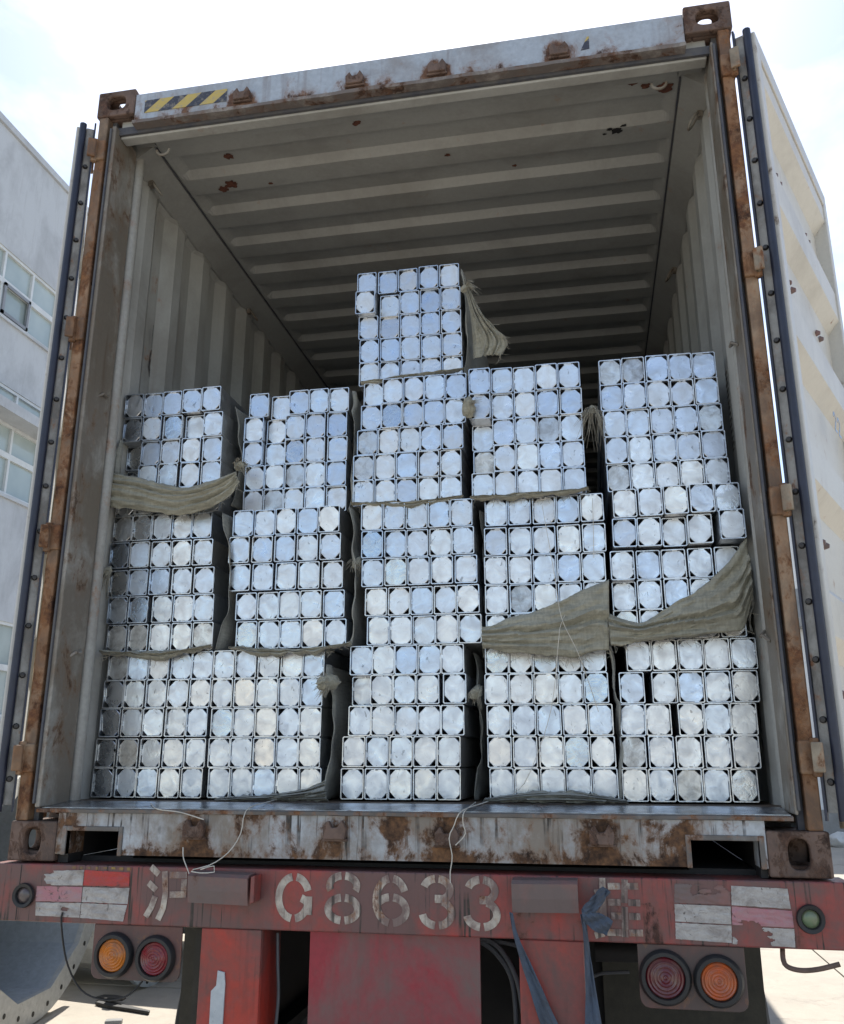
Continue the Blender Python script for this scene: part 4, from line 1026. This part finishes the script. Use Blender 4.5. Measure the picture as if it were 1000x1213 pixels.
def Three(x0, x1, z0=-.153, z1=-.014):
    cx = (x0+x1)/2; rx = (x1-x0)/2-w/2; h = z1-z0
    return [ell(cx, z0+h*.31, rx, h*.31-w/2, -172, -98, 10), ell(cx, z0+h*.31, rx, h*.31-w/2, -82, 70), ell(cx, z1-h*.25, rx*.9, h*.25-w*.3, -70, 82), ell(cx, z1-h*.25, rx*.9, h*.25-w*.3, 98, 165, 10), [(cx-.006, z0+h*.575), (cx+.028, z0+h*.575)]]
glyph(G(.897, 1.009), w); glyph(Eight(1.046, 1.155), w); glyph(Six(1.188, 1.296), w); glyph(Three(1.322, 1.426), w); glyph(Three(1.448, 1.553), w)
glyph([[(.500, -.006), (.527, -.027)], [(.496, -.051), (.523, -.071)], [(.521, -.088), (.511, -.118), (.495, -.145)], [(.546, -.018), (.553, -.079), (.549, -.12), (.535, -.152)], [(.563, -.028), (.618, -.027)], [(.567, -.082), (.620, -.080)], [(.610, -.038), (.611, -.070)]], .018)
glyph([[(1.894, -.011), (1.890, -.070)], [(1.890, -.080), (1.887, -.155)], [(1.848, -.029), (1.882, -.028)], [(1.902, -.028), (1.929, -.027)], [(1.846, -.069), (1.880, -.069)], [(1.900, -.069), (1.932, -.069)], [(1.853, -.103), (1.880, -.103)], [(1.900, -.103), (1.930, -.103)], [(1.840, -.144), (1.878, -.144)], [(1.898, -.144), (1.934, -.143)], [(1.834, -.008), (1.832, -.143)], [(1.832, -.146), (1.807, -.153)], [(1.812, -.047), (1.826, -.044)], [(1.806, -.105), (1.828, -.092)]], .017)
b = MB()
for i in range(8):
    x = .24+.026*i; b.box(x, x+random.uniform(.006, .016), BY-.0012, BY-.0002, -.017+random.uniform(-.002, .002), -.010)
b.build('yellow_mark', M['yellowmark'], beam)
def sticker(q, mat, sd, tear=None):
    """q = four corners (x,z) tl,tr,br,bl"""
    tl, tr_, br, bl = [Vector((a, 0, c)) for a, c in q]; nu, nv = (60, 22) if tear else (20, 8); vs = []; keep = {}
    for i in range(nu+1):
        for j in range(nv+1):
            u, v = i/nu, j/nv; p = tl.lerp(tr_, u).lerp(bl.lerp(br, u), v)
            y = BY-.0012-.0016*(.5+nz(u*5+sd, v*4, sd))
            p.x += .0012*nz(v*9, sd, u*4); p.z += .0012*nz(u*9, sd+3, v*4)
            vs.append((p.x, y, p.z))
    fs = []
    for i in range(nu):
        for j in range(nv):
            if tear and tear((i+.5)/nu+.05*nz(i*.17, j*.3, sd)+.02*nz(i*.6, j*.9, sd), (j+.5)/nv+.10*nz(i*.15, j*.3, sd+5)): continue
            a = i*(nv+1)+j; fs.append((a, a+1, a+nv+2, a+nv+1))
    b = MB(); b.add(vs, fs); b.build('reflective_sticker', mat, beam, solid=.0006)
sticker([(.134, -.026), (.281, -.020), (.281, -.064), (.130, -.066)], M['refl_white'], 1, lambda u, v: u+.8*nz(v*3, u*3, 2)*.4 < .22+.12*v)
sticker([(.283, -.020), (.428, -.022), (.436, -.034), (.434, -.064)][0:1]+[(.432, -.024), (.434, -.063), (.283, -.064)], M['refl_red'], 2)
sticker([(.128, -.069), (.281, -.068), (.281, -.110), (.129, -.112)], M['refl_pale'], 3)
sticker([(.283, -.068), (.436, -.068), (.434, -.112), (.283, -.110)], M['refl_white'], 4)
sticker([(.130, -.115), (.281, -.113), (.281, -.154), (.134, -.152)], M['refl_white'], 5, lambda u, v: abs(u-.66) < .08 and .3 < v < .6)
sticker([(.283, -.113), (.433, -.115), (.424, -.160), (.283, -.154)], M['refl_white'], 6)
sticker([(2.025, -.018), (2.168, -.020), (2.165, -.067), (2.021, -.066)], M['cover'], 7, lambda u, v: u > .3 and v < .5 and nz(u*4, v*4, 7) > -.1)
sticker([(2.171, -.020), (2.313, -.024), (2.316, -.073), (2.168, -.068)], M['refl_white'], 8)
sticker([(2.021, -.069), (2.165, -.071), (2.163, -.115), (2.020, -.112)], M['refl_white'], 9)
sticker([(2.168, -.071), (2.318, -.078), (2.319, -.118), (2.165, -.116)], M['refl_pale'], 10, lambda u, v: v > .75 and .15 < u < .45)
sticker([(2.020, -.115), (2.163, -.118), (2.160, -.160), (2.018, -.155)], M['refl_white'], 11)
sticker([(2.165, -.119), (2.319, -.121), (2.317, -.165), (2.162, -.162)], M['refl_white'], 12, lambda u, v: u < .62-.35*v*0+.15*nz(v*5, 1, 1) and (u > .08 or v < .6) and not (u > .5 and v < .2))
# marker lamps
for x, mt in ((.089, M['greylens']), (2.362, M['greenlens'])):
    b = MB(); b.lathe([(.033, 0), (.036, .006), (.034, .014), (.025, .012), (.022, .004)], (x, BY, -.096), (0, -1, 0), 28); ml = b.build('marker_lamp', M['rubber'], tr, smooth=True); ORG[ml.name] = ORG[tr.name]
    b = MB(); b.lathe([(0, .010), (.010, .0095), (.018, .007), (.0225, .003)], (x, BY, -.096), (0, -1, 0), 24); b.build('lens', mt, ml, smooth=True)
# twist lock covers (bent plates)
def cover(x0, x1, slant):
    b = MB(); prof = [(BY-.001, -.012), (BY-.048, -.014), (BY-.062, -.022), (BY-.058, -.060), (BY-.050, -.095), (BY-.044, -.095), (BY-.050, -.060), (BY-.053, -.026), (BY-.045, -.020), (BY-.001, -.018)]
    vs = []
    for x, dz in ((x0, 0), (x0+(x1-x0)*.5, slant*.5), (x1, slant)):
        vs += [(x, y, z+dz) for y, z in prof]
    k = len(prof); fs = [tuple(range(k)), tuple(range(2*k, 3*k))]
    for i in range(2): fs += [(i*k+j, i*k+(j+1) % k, (i+1)*k+(j+1) % k, (i+1)*k+j) for j in range(k)]
    b.add(vs, fs); return b.build('twist_lock_cover', M['cover'], tr)
cover(.648, .832, -.004); cover(1.590, 1.768, .003)
b = MB(); b.obox((.846, BY-.03, -.055), (.006, 0, .002), (0, .028, 0), (0, 0, .036)); b.build('cover_end', M['redleg'], tr, bevel=.002)
# uprights, crimson panel
def upright(x0, x1):
    b = MB(); b.box(x0, x1, BY+.006, BY+.016, -1.0, BZ0-.001); b.box(x0, x0+.01, BY+.0165, .16, -1.0, BZ0-.001); b.box(x1-.01, x1, BY+.0165, .16, -1.0, BZ0-.001)
    return b.build('upright', M['redleg'], tr, bevel=.003)
upright(.672, .857); upright(1.600, 1.775)
b = MB(); b.box(.640, .671, .02, .14, -1.0, BZ0-.001); b.build('upright_bracket', M['flap'], tr)
b = MB(); b.box(.996, 1.490, BY+.03, BY+.042, -1.0, BZ0-.001); b.build('centre_panel', M['crimson'], tr, bevel=.002)
b = MB(); b.prism([(-.019, -.30), (.019, -.30), (.021, -.03), (.017, 0), (-.004, .004), (-.006, -.035), (-.021, -.05)], (.735, BY+.006, -.285), (1, 0, 0), (0, 0, 1), (0, -1, 0), .006)
b.build('latch_bar', M['pole'], tr, bevel=.001)
b = MB(); b.box(.62, .65, BY+.09, BY+.095, -.5, -.24); b.build('bracket_hook', M['dark'], tr)
# lamp plates
def lampplate(x0, x1, z0, z1, lamps, nm):
    b = MB(); r_ = .024; poly = [(x0, z1), (x1, z1)]
    poly += [(x1-r_+r_*math.cos(R(a)), z0+r_+r_*math.sin(R(a))) for a in (0, -30, -60, -90)]
    poly += [(x0+r_+r_*math.cos(R(a)), z0+r_+r_*math.sin(R(a))) for a in (-90, -120, -150, -180)]
    b.prism(poly, (0, BY+.012, 0), (1, 0, 0), (0, 0, 1), (0, -1, 0), .006); pl = b.build('lamp_plate', M['redplate'], tr, bevel=.0015); ORG[pl.name] = ORG[tr.name]
    for x, z, r1, mt in lamps:
        b = MB(); b.lathe([(r1+.016, 0), (r1+.017, .008), (r1+.010, .020), (r1+.001, .020), (r1-.001, .010)], (x, BY+.006, z), (0, -1, 0), 40); b.build('lamp_ring', M['rubber'], pl, smooth=True)
        prof = [(0, .021)]
        for i in range(1, 41):
            q = i/40; prof.append((r1*q, .011+.010*(1-q*q)+.0016*math.cos(q*5.5*2*math.pi)))
        b = MB(); b.lathe(prof, (x, BY+.006, z), (0, -1, 0), 40); b.build('lamp_lens', mt, pl, smooth=True)
lampplate(.329, .612, -.319, BZ0-.001, [(.402, -.252, .046, M['amber']), (.535, -.256, .046, M['redlens'])], 0)
lampplate(1.917, 2.190, -.325, BZ0-.001, [(1.984, -.249, .051, M['redlens_dark']), (2.119, -.252, .047, M['amber2'])], 1)
# running gear
for x0, x1 in ((.155, .625), (1.820, 2.385)):
    b = MB(); b.box(x0, x1, 1.00, 1.012, -1.05, -.19); b.build('mudflap', M['flap'], tr)
for x in (.76, 1.66):
    b = MB(); b.box(x-.07, x+.07, .16, 11.8, -.20, -.15); b.box(x-.008, x+.008, .16, 11.8, -.50, -.20); b.box(x-.07, x+.07, .16, 11.8, -.53, -.50); b.build('chassis_rail', M['chassis'], tr)
b = MB(); b.box(.17, 2.27, .101, .4, -.1095, .004); b.build('deck_light_block', M['chassis'], tr)  # added dark box, blocks light showing through the gap under the sill
b = MB(); b.box(.0, 2.44, .12, 11.9, -.149, -.11); b.build('deck_plate', M['chassis'], tr)
for y in (1.75, 3.05):
    b = MB(); b.tube([(.1, y, GZ+.52), (2.34, y, GZ+.52)], .075, 14); b.build('axle', M['chassis'], tr, smooth=True)
    for x in (.13, .46, 1.98, 2.31):
        b = MB(); b.lathe([(.29, -.13), (.44, -.14), (.50, -.11), (.52, -.06), (.52, .06), (.50, .11), (.44, .14), (.29, .13)], (x, y, GZ+.52), (1, 0, 0), 40); wh = b.build('wheel', M['tyre'], tr, smooth=True); ORG[wh.name] = ORG[tr.name]
        b = MB(); b.lathe([(.05, .05), (.12, .04), (.20, -.02), (.27, -.03), (.29, .10), (.29, -.10), (.10, -.06), (.05, -.06)], (x, y, GZ+.52), (1, 0, 0), 32); b.build('rim', M['redplate'], wh, smooth=True)
for x0, x1 in ((.60, .74), (1.66, 1.86)):
    b = MB(); b.box(x0, x1, 1.05, 1.08, -1.1, -.15); b.build('side_light_block', M['chassis'], tr)  # added dark plates, hide the bright ground between uprights and mudflaps
b = MB(); b.box(.9, 1.6, .62, .68, -.9, -.2); b.build('cross_member', M['chassis'], tr)
b = MB(); b.tube([(1.80, .5, -.29), (2.2, .5, -.285)], .03, 12); b.build('cross_tube', M['chassis'], tr, smooth=True)
def hose(pts, r, mat, name='air_hose'):
    p = [tuple(v) for v in resample(pts, 24)]; b = MB(); b.tube(p, r, 8); b.build(name, mat, tr, smooth=True)
hose([(1.46, .10, -.185), (1.53, .11, -.215), (1.58, .12, -.30), (1.60, .12, -.42)], .007, M['hose'])
hose([(1.46, .12, -.195), (1.52, .13, -.235), (1.565, .14, -.31), (1.575, .14, -.45)], .007, M['hose'])
hose([(1.46, .12, -.205), (1.53, .13, -.205), (1.61, .14, -.22)], .006, M['hose'])
hose([(.880, .06, -.19), (.884, .06, -.27), (.890, .06, -.36), (.884, .06, -.46)], .005, M['hose'])
hose([(1.775, .3, -.33), (1.82, .3, -.312), (1.90, .3, -.305)], .005, M['hose'])
hose([(.226, BY-.006, -.140), (.224, BY-.004, -.170), (.241, .0, -.281), (.294, .01, -.359), (.378, .01, -.380), (.444, .01, -.364), (.485, .01, -.325)], .0028, M['rubber'], 'electric_cable')
hose([(2.293, .02, -.165), (2.288, .0, -.200), (2.296, -.01, -.214), (2.325, -.02, -.219), (2.365, -.03, -.213), (2.418, -.035, -.198)], .0065, M['cast'], 'tow_hook')

# ------------------------------------------------------------------ straps and strings
def ribbon(left, right, n=24, y0=-.1, mat='strap'):
    a, c = resample(left, n), resample(right, n); vs = []
    for i in range(n):
        for k in range(5):
            p = a[i].lerp(c[i], k/4); vs.append((p.x, p.y+.006*math.sin(k*1.6+i*.45), p.z))
    b = MB(); b.add(vs, [(i*5+k, i*5+k+1, (i+1)*5+k+1, (i+1)*5+k) for i in range(n-1) for k in range(4)]); return b
st = empty('lashing_strap', (1.80, -.08, -.1)); tag(st, 'blue grey lashing strap knotted beside the right lock cover, ends pointing up and down', 'strap', 'straps hanging on the trailer beam')
b = ribbon([(1.776, -.075, -.082), (1.80, -.085, -.055), (1.835, -.08, -.022)], [(1.780, -.080, -.105), (1.82, -.09, -.075), (1.852, -.082, -.034)]); b.build('knot_end', M['strap'], st, solid=.006)
b = ribbon([(1.790, -.085, -.078), (1.83, -.085, -.092), (1.856, -.08, -.106)], [(1.778, -.075, -.108), (1.805, -.08, -.130), (1.838, -.075, -.142)]); b.build('knot_end', M['strap'], st, solid=.006)
b = ribbon([(1.772, -.07, -.095), (1.778, -.06, -.16), (1.776, -.05, -.28), (1.768, -.05, -.42), (1.765, -.05, -.6)], [(1.784, -.075, -.095), (1.789, -.06, -.16), (1.802, -.05, -.28), (1.822, -.05, -.42), (1.84, -.05, -.6)]); b.build('hanging_strap', M['strap'], st, solid=.003)
st2 = empty('lashing_strap', (1.60, -.07, -.1)); tag(st2, 'dusty grey lashing strap hanging diagonally down the right red upright', 'strap', 'straps hanging on the trailer beam')
b = ribbon([(1.583, -.075, -.095), (1.590, -.06, -.15), (1.607, -.04, -.22), (1.632, -.035, -.30), (1.668, -.03, -.42), (1.71, -.03, -.56)], [(1.591, -.08, -.095), (1.600, -.062, -.15), (1.630, -.042, -.22), (1.668, -.036, -.30), (1.722, -.03, -.42), (1.78, -.03, -.56)]); b.build('hanging_strap', M['strap'], st2, solid=.003)
def string(pts, label, r=.0016):
    p = [tuple(v) for v in resample(pts, 30)]; b = MB(); b.tube(p, r, 5)
    tag(b.build('plastic_string', M['string'], smooth=True, origin=pts[0]), label, 'string', 'white plastic strings hanging from the load')
string([(.800, .20, .178), (.796, -.02, .160), (.785, -.032, .095), (.760, -.05, .045), (.715, -.07, .010), (.660, -.09, -.006), (.690, -.09, -.012), (.735, -.088, -.008), (.728, -.088, .008), (.690, -.09, -.003)], 'white plastic string looping onto the left lock cover')
string([(.598, -.02, .050), (.606, -.028, .02), (.628, -.032, -.02), (.650, -.04, -.062)], 'short white string hanging over the lettered beam left of the lock cover')
string([(1.500, .20, .18), (1.448, -.02, .162), (1.425, -.03, .12), (1.412, -.032, .09), (1.420, -.03, .04), (1.414, -.03, .0), (1.414, -.03, -.03)], 'white plastic string hanging straight below the gap between third and fourth stack')
string([(1.462, .18, .178), (1.455, -.02, .16), (1.452, -.03, .13), (1.458, -.03, .10), (1.430, -.03, .07)], 'short white string curled over the sill below the third gap')
string([(.42, .1, .170), (.50, -.01, .158), (.58, -.02, .150), (.66, -.022, .130)], 'thin white string lying along the sill lip on the left')
string([(1.70, .21, 1.13), (1.72, .20, .98), (1.735, .19, .86), (1.75, .185, .74), (1.80, .20, .62), (1.85, .24, .45)], 'thin string hanging across the diagonal sack of the fourth stack', .0011)
string([(1.78, .24, .80), (1.745, .19, .72), (1.735, .19, .66), (1.70, .23, .45), (1.62, .24, .25), (1.56, .24, .19)], 'thin string crossing the lower bundles of the fourth stack', .0011)
string([(1.868, .255, 1.16), (1.866, .25, 1.05), (1.862, .25, .95)], 'thin string hanging over the right tubes of the fourth stack', .0011)
string([(.275, .3, .055), (.31, .22, .062), (.35, .2, .070)], 'white straw lying inside the left forklift pocket', .003)
string([(2.115, .262, .62), (2.10, .258, .55), (2.09, .26, .48)], 'thin string across the warm tubes of the rightmost stack', .0011)
